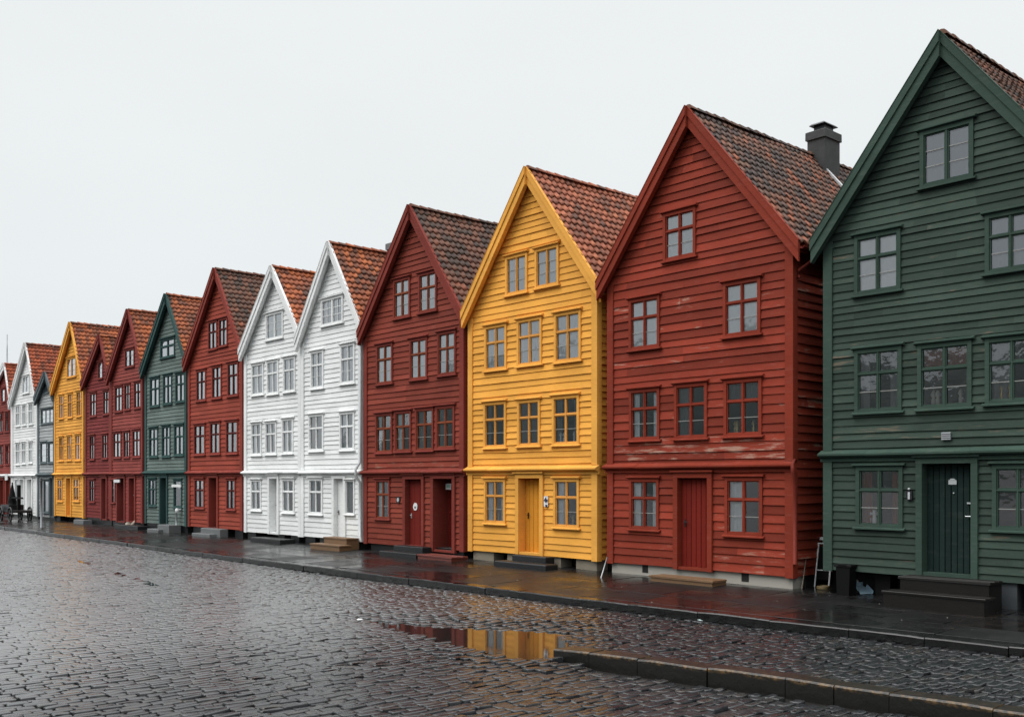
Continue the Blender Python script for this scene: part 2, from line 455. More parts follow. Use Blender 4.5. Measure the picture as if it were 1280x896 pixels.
    # curtains hang a hand behind the glass
    def drape(a0, a1, b0, b1, c, amp=0.022, yd=.075):
        cm = MB(); k = max(4, int((a1 - a0) / 0.022)); fq = random.uniform(38, 60); p = random.uniform(0, 6)
        prev = None
        for i in range(k + 1):
            x = a0 + (a1 - a0) * i / k
            y = D + yd + amp * math.sin(x * fq + p) + amp * .6 * math.sin(x * fq * .43 + p * 2)
            cur_ = ((x, y, b0), (x + random.uniform(-.003, .003), D + yd - .008 + (y - D - yd) * .35, b1))
            if prev: cm.face([prev[0], cur_[0], cur_[1], prev[1]])
            prev = cur_
        cm.build('curtain', CURTAIN[c], win, o, True)
    if cur:
        c = cur[0]
        if len(cur) == 1: drape(ix0 - .03, ix1 + .03, iz0 - .03, iz1 + .05, c, .008, .042)
        elif cur[1] == 's':
            q = random.uniform(.2, .3)
            drape(ix0 - .04, ix0 + w * q, iz0 - .02, iz1 + .05, c); drape(ix1 - w * random.uniform(.18, .28), ix1 + .04, iz0 - .02, iz1 + .05, c)
        elif cur[1] == 'l': drape(ix0 - .04, ix0 + w * random.uniform(.3, .42), iz0 - .02, iz1 + .05, c)
        elif cur[1] == 't': drape(ix0 - .03, ix1 + .03, iz0 + h * random.uniform(.5, .7), iz1 + .05, c, .012)
    if items:
        it = MB()
        for k in range(3):
            x = ix0 + w * random.uniform(.1, .9); rr = random.uniform(.035, .06)
            it.lathe((x, D + .1, iz0 + .005), [(rr * .7, 0), (rr, .05), (rr * .95, .12), (rr * .6, .15), (rr * 1.3, .2), (rr * .5, .28)], 8)
        it.build('windowsill_ornaments', random.choice([WHITEP, CONC, BRASS]), win, o, True)
    return win

def door(house, o, fm, lm, x0, x1, z0, z1, fw=0.13, depth=0.2, planks=5, openings=None, handle=None, kind='plank', head=True):
    m = MB(); yo = D - .06
    m.box(x0 - fw, x0, yo, D + depth + .05, z0 - .072, z1); m.box(x1, x1 + fw, yo, D + depth + .05, z0 - .072, z1)
    m.box(x0 - fw, x1 + fw, yo - .004, D + depth + .05, z1, z1 + fw)
    if head: m.prism([(D, z1 + fw + .07), (D - .12, z1 + fw + .03), (D - .12, z1 + fw), (D, z1 + fw)], x0 - fw - .05, x1 + fw + .05)
    m.box(x0, x1, D - .03, D + depth, z0 - .07, z0 - .004)
    m.build('door_frame', fm, house, o)
    if openings is not None: openings.append((x0 - fw + .03, x1 + fw - .03, z0 - .06, z1 + fw - .02))
    d = MB(); y = D + depth; w = (x1 - x0)
    for i in range(planks):
        a, b = x0 + w * i / planks + .004, x0 + w * (i + 1) / planks - .004
        jy = random.uniform(-.004, .004)
        d.prism([(a, y + .012), (a + .008, y + jy), (b - .008, y + jy), (b, y + .012), (b, y + .04), (a, y + .04)], z0, z1, 'z')
    d.box(x0, x1, y + .03, y + .06, z0, z1)
    if kind == 'rail':
        d.box(x0, x1, y - .03, y - .006, z0 + (z1 - z0) * .50, z0 + (z1 - z0) * .53); d.box(x0 + w * .0, x0 + w * .08, y - .025, y - .006, z0, z1)
        d.box(x1 - w * .08, x1, y - .025, y - .006, z0, z1)
    lf = d.build('door', lm, house, o)
    if handle:
        h = MB(); hx = x0 + w * handle[0]; hz = z0 + (z1 - z0) * handle[1]
        h.box(hx - .022, hx + .022, y - .014, y - .005, hz - .10, hz + .06)
        h.tube([(hx, y - .01, hz), (hx, y - .06, hz), (hx + (.10 if handle[0] < .5 else -.10), y - .062, hz)], .011, 6)
        h.build('handle', handle[2] if len(handle) > 2 else IRON, lf, o)
    return lf

# ------------------------------------------------------------------ house
HOUSES = {}
_ed = [('H14', -16, 15.5), ('H13', 15.5, 47), ('H12', 48, 68.5), ('H11', 68.5, 105), ('H10', 107, 138.8), ('H9', 138.8, 179), ('H8', 181.7, 234), ('H7', 235.7, 304),
       ('H6', 306, 377), ('H5', 377, 453), ('H4', 455.5, 581), ('H3', 586, 748), ('H2', 760, 993), ('H1', 1030, 1400)]
_m = [-1e3] + [(fx(a[2])[0] + fx(b[1])[0]) / 2 for a, b in zip(_ed, _ed[1:])] + [1e3]
PARTY = {e[0]: (_m[i], _m[i + 1]) for i, e in enumerate(_ed)}
def house(key, label, xl, xr, apex, lt, rt, band, bot, body, trim, roofm, wins, doors, found, bh=0.17, sash=None, cas=None, base=0.1, half=None, leaf=None, band_mat=None):
    XL = fx(xl)[0]; XR = fx(xr)[0] if xr is not None else None
    AX, AZ = P(*apex, B); LX, LZ = P(*lt, B)
    if XR is None: XR = 2 * AX - XL
    XL += .05; XR -= .05
    if rt: RX, RZ = P(*rt, B)
    else: RX, RZ = 2 * AX - LX, LZ
    LX = min(LX, XL - .07); RX = max(RX, XR + .07)
    LX = max(LX, PARTY[key][0] - .10); RX = min(RX, PARTY[key][1] + .02)
    EZ = (LZ + RZ) / 2
    if abs(LZ - RZ) > 0.12: LZ = LZ * .5 + EZ * .5; RZ = RZ * .5 + EZ * .5
    ZB = P(*band)[1]; ZBT = P(*bot)[1]
    o = ((XL + XR) / 2, D, base)
    h = thing('wooden_house', o, label, 'house', 'gabled wooden houses in the quayside row')
    HOUSES[key] = h
    sash = sash or trim; cas = cas or trim; leaf = leaf or trim
    depth = 10.0; YB = D + depth
    def rz(X):
        return AZ + (LZ - AZ) * (AX - X) / (AX - LX) if X < AX else AZ + (RZ - AZ) * (X - AX) / (RX - AX)
    DR = 0.24   # wall stops this far (vertically) under the tiles
    def ext(z):
        zz = z + DR
        a = XL if rz(XL) >= zz else AX - (AZ - zz) / (AZ - LZ) * (AX - LX)
        b = XR if rz(XR) >= zz else AX + (AZ - zz) / (AZ - RZ) * (RX - AX)
        return (a, max(a, b))
    ops = []
    for w in wins:
        (pa, yt, pb, yb, kd, cu) = w[:6]
        a = fx(pa)[0]; b = fx(pb)[0]; d = fx((pa + pb) / 2)[1]
        window(h, o, (w[7] if len(w) > 7 else cas, sash), a, b, H - (yb - YH) * d / F, H - (yt - YH) * d / F, kd, cu, ops, len(w) > 6 and w[6])
    for dd in doors:
        (pa, yt, pb, yb) = dd[:4]; kw = dict(dd[4]) if len(dd) > 4 else {}
        a = fx(pa)[0]; b = fx(pb)[0]; d = fx((pa + pb) / 2)[1]
        door(h, o, kw.pop('fm', trim), kw.pop('lm', leaf), a, b, H - (yb - YH) * d / F, H - (yt - YH) * d / F, openings=ops, **kw)
    # boarded walls
    m = MB()
    zr = rows(ZBT, ZB, bh)[:-1] + rows(ZB, AZ - DR - .02, bh)
    siding(m, (0, D), (1, 0), (0, -1), zr, ext, ops, 0.012 if body is WHI else 0.017)
    m.build('front_wall', body, h, o)
    for X, nx in ((XL, -1), (XR, 1)):
        m = MB(); zr = rows(ZBT, rz(X) - DR, bh)
        siding(m, (X, 0), (0, 1), (nx, 0), zr, lambda z: (D, YB), (), 0.026)
        m.build('side_wall', body, h, o)
    m = MB()
    m.face([(XL, YB, ZBT), (XR, YB, ZBT), (XR, YB, rz(XR) - DR), (AX, YB, AZ - DR), (XL, YB, rz(XL) - DR)])
    m.build('back_wall', body, h, o)
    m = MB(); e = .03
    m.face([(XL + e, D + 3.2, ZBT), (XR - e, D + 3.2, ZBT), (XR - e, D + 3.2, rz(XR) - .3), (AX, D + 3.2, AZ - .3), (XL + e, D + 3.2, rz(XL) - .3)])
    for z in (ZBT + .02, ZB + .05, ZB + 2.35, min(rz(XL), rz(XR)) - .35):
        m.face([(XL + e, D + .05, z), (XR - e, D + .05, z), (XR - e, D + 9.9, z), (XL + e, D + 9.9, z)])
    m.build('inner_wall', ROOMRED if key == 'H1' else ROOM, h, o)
    # corner boards
    for X, s_ in ((XL, 1), (XR, -1)):
        m = MB(); zt = rz(X) - DR - .02
        x0, x1 = sorted((X - s_ * .045, X + s_ * .15))
        for (a, b) in ((ZBT - .03, ZB - .105), (ZB + .12, zt)):
            m.box(x0, x1, D - .045, D - .002, a, b); m.box(*sorted((X - s_ * .045, X - s_ * .004)), D - .002, D + .13, a, b)
        m.build('corner_board', trim, h, o)
    # drip ledge over the ground floor
    m = MB(); j = random.uniform(-.01, .01)
    prof = [(D - .005, ZB + .13), (D - .17, ZB + .055), (D - .17, ZB + .02), (D - .14, ZB - .01), (D - .055, ZB - .03), (D - .055, ZB - .10), (D - .005, ZB - .10)]
    nseg = max(3, int((XR - XL) / .9)); xa = XL - .10; ww = (XR - XL + .20) / nseg
    for i in range(nseg):
        k = random.uniform(-.006, .006)
        m.prism([(y, z + k) for y, z in prof], xa + i * ww + .0015, xa + (i + 1) * ww - .0015)
    m.build('ledge', band_mat or trim, h, o)
    # roof
    V1, Q1, r1 = roof_slope(AX, AZ, LX - .03, LZ - .04, B - .04, YB + .15)
    V2, Q2, r2 = roof_slope(AX, AZ, RX + .03, RZ - .04, B - .04, YB + .15)
    V = np.vstack((V1, V2)) - np.array(o); Q = np.vstack((Q1, Q2 + len(V1)))
    roof = np_mesh('roof', V, Q, roofm, np.concatenate((r1, r2)), h, True)
    m = MB(); y = B - .02
    while y < YB:
        l = random.uniform(.30, .36); k = random.uniform(-.012, .012); n = 7
        a = []; b_ = []
        for i in range(n):
            th = math.pi * (i / (n - 1)); r0, r1_ = .115, .092
            a.append((AX + r0 * math.cos(th), y, AZ + .01 + k + r0 * .9 * math.sin(th)))
            b_.append((AX + r1_ * math.cos(th), y + l + .03, AZ + .01 + r1_ * .8 * math.sin(th)))
        rr = random.random()
        for i in range(n - 1): m.face([a[i], b_[i], b_[i + 1], a[i + 1]], 0, rr)
        m.face(a[::-1], 0, rr)
        y += l
    m.build('ridge_cap', roofm, roof, o)
    # deck under the tiles, boarded soffit and bargeboards
    m = MB()
    for (ex, ez) in ((LX, LZ), (RX, RZ)):
        sg = 1 if ex > AX else -1
        sl = (ez - AZ) / (ex - AX)
        xe = ex + sg * .0
        m.prism([(AX, AZ - .11), (xe, ez - .11), (xe, ez - .22), (AX, AZ - .22)], B + .02, YB + .1, 'y')
    m.build('soffit', trim, h, o)
    for (ex, ez) in ((LX, LZ), (RX, RZ)):
        m = MB(); sg = 1 if ex > AX else -1; vd = .44
        xo = ex + sg * .02
        f_ = -.075 if sg < 0 else 0.0
        def bd(yf, yb, top, d, xe):
            yf += f_; yb += f_ if yb < B else 0
            zz = AZ + (ez - AZ) * (xe - AX) / (ex - AX)
            m.prism([(AX, AZ + top), (xe, zz + top), (xe, zz + top - d), (AX, AZ + top - d)], yf, yb, 'y')
        bd(B - .035, B + .018, .035, vd, xo)
        bd(B - .065, B - .036, .05, .20, xo + sg * .01)
        bd(B - .075, B + .018, .068, .016, xo + sg * .02)
        m.build('bargeboard', trim, h, o)
    # foundation
    m = MB(); st, segs = found
    gz = base - .12
    yy = D + .06
    if segs is None:
        m.box(XL + .03, XR - .03, yy, yy + .35, gz, ZBT - .002, 0)
    else:
        for (pa, pb) in segs:
            a, b = fx(pa)[0], fx(pb)[0]
            m.cbox(a, b, yy, yy + .4, gz, ZBT - .003, .02, .008, 0)
    m.face([(XL, yy + .45, gz), (XR, yy + .45, gz), (XR, yy + .45, ZBT), (XL, yy + .45, ZBT)], 1)  # dark backing sheet, painted as the shade under the house
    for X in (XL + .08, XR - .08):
        m.face([(X, D + .12, gz), (X, YB, gz), (X, YB, ZBT), (X, D + .12, ZBT)], 1)  # side sheets in the same painted shade
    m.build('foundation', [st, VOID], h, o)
    h_info = dict(o=o, XL=XL, XR=XR, ZB=ZB, ZBT=ZBT, AX=AX, AZ=AZ, LX=LX, LZ=LZ, RX=RX, RZ=RZ, rz=rz)
    return h, h_info

# house paints
WORN1 = [(4.45, .8, .16), (3.1, .35, .12), (.7, .35, .12), (6.6, .5, .08)]
GREEN = paint('dark_green_paint', (0.039, 0.060, 0.048), .36, WORN1, wood=(.16, .125, .09), vary=.5)
GREENT = paint('dark_green_trim', (0.041, 0.070, 0.055), .12, wood=(.3, .28, .24), vary=.15)
GREEND = paint('deep_green_door', (0.013, 0.027, 0.024), .08, vary=.3)
WORN2 = [(2.85, .42, .22), (3.9, .5, .10), (6.15, .55, .13), (.5, .35, .16), (4.9, .35, .08)]
RED2 = paint('barn_red_paint', (0.225, 0.035, 0.019), .38, WORN2, wood=(.40, .25, .19), vary=.55)
RED2T = paint('barn_red_trim', (0.22, 0.034, 0.018), .10, vary=.15)
RED2D = paint('barn_red_door', (0.165, 0.016, 0.010), .02, vary=.2)
YEL = paint('yellow_paint', (0.77, 0.36, 0.062), .10, [(.5, .3, .06)], wood=(.35, .2, .09), vary=.16)
YELT = paint('yellow_trim', (0.77, 0.37, 0.070), .06, wood=(.35, .2, .09), vary=.10)
YELD = paint('yellow_door', (0.64, 0.27, 0.03), .03, vary=.10)
OCHS = paint('ochre_sash', (0.64, 0.30, 0.07), .12, vary=.2)
RED4 = paint('dark_red_paint', (0.205, 0.041, 0.026), .22, [(2.8, .4, .12), (4.1, .4, .06)], wood=(.33, .2, .15))
RED4T = paint('dark_red_trim', (0.19, 0.036, 0.026), .10, vary=.15)
RED4D = paint('dark_red_door', (0.16, 0.018, 0.013), .02, vary=.15)
BRNS = paint('brown_sash', (0.22, 0.060, 0.028), .15, vary=.3)
WHI = paint('white_paint', (0.78, 0.79, 0.78), .04, wood=(.5, .48, .44), fade=1.02, vary=.07)
WHIT = paint('white_trim', (0.80, 0.81, 0.80), .03, wood=(.5, .48, .44), fade=1.02, vary=.05)
RED7 = paint('brick_red_paint', (0.27, 0.052, 0.033), .14, vary=.25)
RED7T = paint('brick_red_trim', (0.23, 0.045, 0.033), .08, vary=.15)
MARS = paint('maroon_sash', (0.09, 0.02, 0.018), .1, vary=.2)
GRN8 = paint('grey_green_paint', (0.125, 0.162, 0.148), .14, wood=(.3, .3, .27), vary=.22)
GRN8T = paint('grey_green_trim', (0.035, 0.075, 0.070), .10, vary=.15)
RED9 = paint('rose_red_paint', (0.235, 0.052, 0.043), .14, vary=.22)
RED9T = paint('rose_red_trim', (0.20, 0.042, 0.035), .08, vary=.15)
RED10 = paint('maroon_paint', (0.17, 0.030, 0.028), .12, vary=.22)
OCH = paint('ochre_yellow_paint', (0.70, 0.33, 0.060), .06, vary=.14, wood=(.35, .2, .09))
GRY = paint('blue_grey_paint', (0.36, 0.375, 0.375), .10, vary=.15)
GRYT = paint('slate_grey_trim', (0.10, 0.125, 0.135), .08, vary=.15)

TILE_DK = tile_mat('weathered_dark_tiles', (0.30, 0.096, 0.050), (0.155, 0.080, 0.056), (0.065, 0.052, 0.048), .74, .40)
TILE_TC = tile_mat('terracotta_tiles', (0.40, 0.132, 0.068), (0.29, 0.096, 0.054), (0.11, 0.058, 0.042), .62, .18)
TILE_BR = tile_mat('brown_tiles', (0.29, 0.095, 0.050), (0.15, 0.070, 0.046), (0.058, 0.043, 0.036), .84, .36)
TILE_OR = tile_mat('orange_tiles', (0.42, 0.125, 0.046), (0.28, 0.085, 0.040), (0.09, 0.050, 0.038), .55, .24)
TILE_RD = tile_mat('red_orange_tiles', (0.38, 0.095, 0.042), (0.27, 0.072, 0.036), (0.08, 0.04, 0.03), .55, .18)

Hs = {}
Hs['H1'] = house('H1', 'dark green house at the right end, with chalky worn boards and a plank door', 1030, None, (1177, 44), (1018, 303), None,
    (1030, 571), (1035, 711), GREEN, GREENT, TILE_BR,
    [(1150.7, 152, 1217.7, 233, 'A', 'g'), (1068.7, 286, 1126.6, 370, 'T', 'w'), (1232, 258, 1296, 343, 'T', 'g'),
     (1069, 430, 1128, 519, 'T', 'ds'), (1147.7, 423, 1215.5, 514.5, 'T', 'rt', True), (1232, 415, 1300, 508, 'T', 'dl', True),
     (1070.7, 578, 1129.3, 663.5, 'T', 'rs', True), (1241, 575, 1306, 668, 'T', '')],
    [(1154, 579, 1215, 716, dict(depth=.16, planks=8, handle=(.93, .52, ZINC), lm=GREEND, fw=.12))], (GREYST, [(1233, 1270), (1285, 1340)]), .148, base=.14)
Hs['H2'] = house('H2', 'red house with a chimney, scuffed boards and a long plank at its door', 760, 993, (860.5, 137), (750, 354), (998, 301),
    (760, 586), (762, 702), RED2, RED2T, TILE_DK,
    [(829.7, 259, 870.5, 327, 'T', 'w'), (787, 368, 825.4, 439.5, 'T', 'w'), (904.7, 346, 951.5, 423, 'T', 'w'),
     (787.4, 482, 825.2, 553.5, 'T', 'ws'), (843.7, 475, 884.7, 551.5, 'T', 'dl'), (905.6, 469, 953, 548.5, 'T', 'dt', True),
     (787.4, 594, 824.4, 665, 'T', 'ws'), (906.8, 592, 953.9, 673, 'T', 'wl')],
    [(848.5, 597, 885.5, 708.7, dict(depth=.10, planks=6, handle=(.14, .5), lm=RED2D))], (CONC, None), .185, base=.13)
Hs['H3'] = house('H3', 'bright yellow house with a small arrow sign by its door', 586, 748, (659.5, 212), (582, 391), (750, 356),
    (586, 589), (587, 687), YEL, YELT, TILE_TC,
    [(632.5, 315, 660, 370.5, 'A', 'w'), (669.4, 305, 699.3, 361.5, 'A', 'w'),
     (606.4, 403, 634, 465.5, 'T', 'w'), (647, 394.5, 678, 459.5, 'T', 'w'), (693.5, 386, 727, 455, 'T', 'w'),
     (605.3, 499, 633.4, 562.5, 'T', 'ds'), (647.5, 496, 676, 560.5, 'T', 'd'), (691, 490.6, 724.7, 559, 'T', 'ds', True),
     (606, 595, 632.5, 657, 'T', 'ws', True), (692.8, 594.5, 724.7, 662.5, 'T', 'wl', True)],
    [(649.7, 597.5, 676, 690, dict(depth=.2, planks=5, handle=(.16, .5), lm=YELD))], (SAND, [(590, 615), (632, 660), (684, 699), (718, 744)]), .175, sash=OCHS, base=.07, leaf=YELD)
Hs['H4'] = house('H4', 'dark red house with two doorways side by side, one of them recessed', 455.5, 581, (513.4, 259), (453, 415), (583, 391),
    (458, 592), (458, 678), RED4, RED4T, TILE_BR,
    [(492.4, 345, 513.4, 400, 'T', 'w'), (523.7, 337, 546.8, 392.5, 'T', 'w'),
     (471, 427, 491.6, 482.5, 'T', 'w'), (512.7, 419.5, 534.8, 477, 'T', 'w'), (547.6, 411, 570.7, 471.5, 'T', 'w'),
     (470, 513.7, 491, 568.5, 'T', 'ws'), (494, 510.5, 514.7, 567, 'T', 'ws'), (520, 507, 542.6, 566, 'T', 'dl'), (545.5, 504, 569, 563.6, 'T', 'dl'),
     (470, 596, 488, 651, 'T', 'ws', True)],
    [(508, 598.7, 528, 681, dict(depth=.12, planks=3, handle=(.14, .45, ZINC), lm=RED4D)), (543, 598, 566.5, 687, dict(depth=.55, planks=3, kind='rail', lm=RED4D))],
    (DARKST, [(462, 502), (534, 578)]), .17, sash=BRNS, base=.02)
Hs['H5'] = house('H5', 'white house with a tall dark side light beside its door and timber steps', 377, 453, (412.4, 304.5), (372, 428), (457, 397),
    (380, 592), (380, 670), WHI, WHIT, TILE_OR,
    [(402, 369, 429.5, 408, 'D', 'w'), (389, 436, 405, 488, 'T', 'w'), (426, 427, 444, 482, 'T', 'w'),
     (386.6, 515, 405, 566, 'T1', 'bl'), (425, 512, 443.6, 565, 'T1', 'ws'), (386.6, 595, 403.7, 645, 'T1', 'ws'), (432.5, 597, 443.6, 645, 'S', 'd')],
    [(418.8, 598, 430.2, 674, dict(depth=.1, planks=1, handle=(.16, .45), fw=.14))], (DARKST, [(380, 392), (398, 408), (436, 450)]), .165, base=.04)
Hs['H6'] = house('H6', 'narrower white house with three windows per upper floor, beside the brick red house', 306, 377, (341, 334.5), (304, 443), (373, 405),
    (306, 592), (307, 664), WHI, WHIT, TILE_OR,
    [(333, 388, 354.5, 426, 'A', 'w'), (315, 452, 330, 496, 'T1', 'w'), (334, 448, 348.6, 495, 'T1', 'w'), (354.5, 443.6, 369.7, 492, 'T1', 'w'),
     (314.6, 526, 327.5, 571, 'T1', 'ws'), (332, 524.5, 346, 570, 'T1', 'bs'), (353, 520.5, 367, 569, 'T1', 'ws'),
     (314, 597, 327, 640, 'T1', 'ws'), (353, 595.5, 368.5, 643, 'T1', 'ws')],
    [(338, 598, 347.5, 665, dict(depth=.22, planks=1, handle=(.2, .5)))], (DARKST, [(308, 318), (346, 354), (362, 372)]), .165, base=.06)
Hs['H7'] = house('H7', 'brick red house with a pair of narrow attic windows, left of the white houses', 235.7, 304, (269.6, 337), (235.5, 455), (305.7, 427),
    (236, 592), (237, 657), RED7, RED7T, TILE_BR,
    [(260.7, 399, 272, 439, 'T1', 'w'), (274, 395.5, 285, 435, 'T1', 'w'), (246, 460, 258, 503, 'T1', 'w'), (265.4, 455, 277.6, 500, 'T1', 'w'), (285, 450.5, 298.5, 497, 'T1', 'w'),
     (243, 528, 257, 570.5, 'T1', 'bs'), (263, 525, 276, 569.5, 'T1', 'b'), (283, 523, 298, 569, 'T1', 'bs'),
     (243.5, 596, 256, 637, 'T1', 'w'), (283.4, 596, 295, 639, 'T1', 'w')],
    [(262.5, 597, 272, 659, dict(depth=.3, planks=3, handle=(.8, .5), lm=RED2D))], (DARKST, [(240, 250), (274, 284), (292, 302)]), .17, sash=MARS, base=.1)
Hs['H8'] = house('H8', 'grey green house with a dark shop opening and a thin handrail outside', 181.7, 234, (208.5, 369), (181, 465), (234.5, 440),
    (182, 592), (183, 653), GRN8, GRN8T, TILE_OR,
    [(201, 421, 219, 448.6, 'T1', 'w'), (188, 470, 200, 510, 'T1', 'w'), (204.5, 466, 215.5, 507, 'T1', 'w'), (220, 464, 231.7, 504.4, 'T1', 'w'),
     (187, 532.4, 198, 573, 'T1', 'd'), (203, 530, 213.5, 572.7, 'T1', 'd'), (218.3, 528.6, 230.4, 571, 'T1', 'd'),
     (186, 596, 196, 634, 'T1', 'g'), (217.7, 597, 228, 636, 'S', '')],
    [(201.5, 597, 209, 655, dict(depth=.25, planks=2, handle=(.5, .55, ZINC), lm=GREEND))], (DARKST, None), .16, base=.1)
Hs['H9'] = house('H9', 'rose red house with two tall doorways, left of the grey green house', 138.8, 179, (161, 388), (139, 473.6), (182, 451),
    (140, 593), (140, 650), RED9, RED9T, TILE_OR,
    [(156.6, 434, 168.4, 460.5, 'A', 'w'), (144, 480.7, 153.6, 516.4, 'T1', 'w'), (156, 478, 163.4, 514, 'T1', 'w'), (168, 475, 177, 512, 'T1', 'w'),
     (142, 538, 152, 574, 'T1', 'w'), (155, 537, 162.5, 573.4, 'T1', 'w'), (166, 535, 176, 573, 'T1', 'w'), (139.6, 598, 144.4, 630, 'S3', 'w')],
    [(147.5, 597.5, 156, 651, dict(depth=.5, planks=2, lm=RED4D)), (162.5, 597.5, 169, 651, dict(depth=.15, planks=2, lm=RED2D, handle=(.3, .6, ZINC)))], (DARKST, None), .17, sash=MARS, base=.1)
Hs['H10'] = house('H10', 'small low maroon house with a single attic window, squeezed beside the ochre house', 107, 138.8, (125.4, 420), (109, 480), (138.8, 464),
    (108, 593), (108, 646), RED10, RED9T, TILE_OR,
    [(123, 450, 129, 475, 'S3', 'w'), (113, 489, 121, 522, 'T1', 'w'), (129.5, 486, 137, 519.6, 'T1', 'w'),
     (112.5, 542, 119, 576, 'T1', 'w'), (128, 540.7, 135, 575, 'T1', 'w'), (112, 597.5, 119, 629, 'T1', 'd')],
    [(128, 598, 133.5, 648, dict(depth=.45, planks=2, lm=RED4D))], (DARKST, None), .17, sash=MARS, base=.1)
Hs['H11'] = house('H11', 'ochre yellow house farther along the row, beside the small grey gable', 68.5, 105, (88.8, 404), (68, 487), (106, 473),
    (69, 593.5), (69, 644), OCH, YELT, TILE_OR,
    [(84, 445, 95.5, 473, 'A', 'b'), (74, 492, 80, 525, 'T1', 'b'), (85, 489.6, 91, 523.6, 'T1', 'b'), (96, 487, 102, 522, 'T1', 'b'),
     (74, 544, 80, 577.5, 'T1', 'd'), (84, 542.5, 90, 577, 'T1', 'd'), (94, 541, 101, 577, 'T1', 'd'),
     (72, 596.6, 78.6, 628, 'T1', 'd'), (92, 596, 99.6, 628, 'T1', 'd')],
    [(83.8, 597.5, 89, 644, dict(depth=.25, planks=2, lm=YELD))], (DARKST, [(69, 74), (92, 103)]), .17, sash=OCHS, base=.1)
Hs['H12'] = house('H12', 'narrow grey house with a dark little gable and black shop front', 48, 68.5, (57, 465.7), (48, 497), (69.7, 492),
    (48, 594), (48, 645), GRY, GRYT, TILE_RD,
    [(55, 478, 61, 493, 'T1', 'w'), (51.7, 509, 68, 531, 'Q', 'w'), (51, 551, 59, 580, 'S3', 'd'), (60.5, 551, 67.5, 580, 'S3', 'd'), (55, 598, 62, 642, 'S', 'w')],
    [(63.5, 598, 67, 645, dict(depth=.25, planks=2, lm=GREEND, fw=.06))], (DARKST, None), .17, base=.06)
Hs['H13'] = house('H13', 'white house with two pale doors behind the black hand cart', 15.5, 47, (32.5, 430), (14.5, 503), (46.4, 497),
    (16, 595), (17, 642), WHI, WHIT, TILE_RD,
    [(28.4, 468, 37, 493, 'A', 'w'), (20, 505, 25.5, 534, 'T1', 'w'), (28, 504, 33, 533, 'T1', 'w'), (36, 502, 41.5, 532, 'T1', 'w'),
     (20, 552, 25, 582, 'T1', 'w'), (27.5, 551, 32.5, 581, 'T1', 'w'), (36, 550, 41, 580, 'T1', 'w'), (19, 598, 23, 636, 'S', 'w')],
    [(25.5, 599, 30, 640, dict(depth=.15, planks=2)), (35, 599, 40.5, 641, dict(depth=.15, planks=2))], (DARKST, None), .17, base=.03)
Hs['H14'] = house('H14', 'maroon house with white bargeboards at the far left end of the row', -16, 15.5, (5.8, 455), (-9, 503), (16, 500),
    (5, 595), (5, 640), RED9, WHIT, TILE_RD,
    [(2, 484, 7, 504, 'S3', 'w'), (-8, 515, -3, 544, 'T1', 'w'), (-1, 514, 4, 542, 'T1', 'w'), (7, 513, 12, 541, 'T1', 'w'),
     (-8, 556, -3, 584, 'T1', 'w'), (-1, 555, 4, 583, 'T1', 'w'), (7, 554, 12, 582, 'T1', 'w')],
    [(1, 600, 5, 641, dict(depth=.3, planks=2, lm=RED4D, fm=RED4T)), (8.5, 600, 12.5, 641, dict(depth=.3, planks=2, lm=RED4D, fm=RED4T))], (DARKST, None), .17, sash=MARS, cas=RED9T, base=.02)

# ------------------------------------------------------------------ chimneys, gutters, pipes, plates: parts of their houses
def chimney(key, X, Y, wx, wy, ztop, cap=True, mat=CHIM):
    h, i = Hs[key]; m = MB(); z0 = i['AZ'] - .9
    m.box(X - wx/2, X + wx/2, Y - wy/2, Y + wy/2, z0, ztop - .22)
    m.cbox(X - wx/2 - .035, X + wx/2 + .035, Y - wy/2 - .035, Y + wy/2 + .035, ztop - .22, ztop, .02, .006)
    c = m.build('chimney', mat, h, i['o'])
    if cap:
        m = MB()
        m.box(X - wx*.3, X + wx*.3, Y - wy*.3, Y + wy*.3, ztop - .01, ztop + .16)
        a, b = wx*.45, wy*.45
        m.cbox(X - a, X + a, Y - b, Y + b, ztop + .16, ztop + .215, .045, .0)
        m.build('chimney_cap', IRON, c, i['o'])
    return c
chimney('H2', Hs['H2'][1]['AX'] + .16, 23.3, .50, .72, 11.33)
chimney('H5', Hs['H5'][1]['AX'] + .1, 20.7, .55, .6, 10.78, False, LIGHTST)
h2, i2 = Hs['H2']
m = MB()   # lead strips let into the tiles
def strip(i, v0, v1, y0, y1, w=.09):
    ax, az, ex, ez = i['AX'], i['AZ'], i['RX'], i['RZ']
    L = math.hypot(ex - ax, ez - az); n = (-(ez - az) / L, (ex - ax) / L)
    f = lambda v, y: (ax + (ex - ax) * v + n[0] * .075, y, az + (ez - az) * v + n[1] * .075)
    m.face([f(v0, y0), f(v0, y0 + w), f(v1, y1 + w), f(v1, y1)])
    g = lambda p: (p[0] - n[0] * .05, p[1], p[2] - n[1] * .05)
    m.face([f(v0, y0), f(v1, y1), g(f(v1, y1)), g(f(v0, y0))]); m.face([f(v0, y0 + w), f(v1, y1 + w), g(f(v1, y1 + w)), g(f(v0, y0 + w))])
strip(i2, .08, .42, 23.0, 23.1); strip(i2, .62, .82, 22.1, 22.15)
m.build('lead_flashing', ZINC, h2, i2['o'])
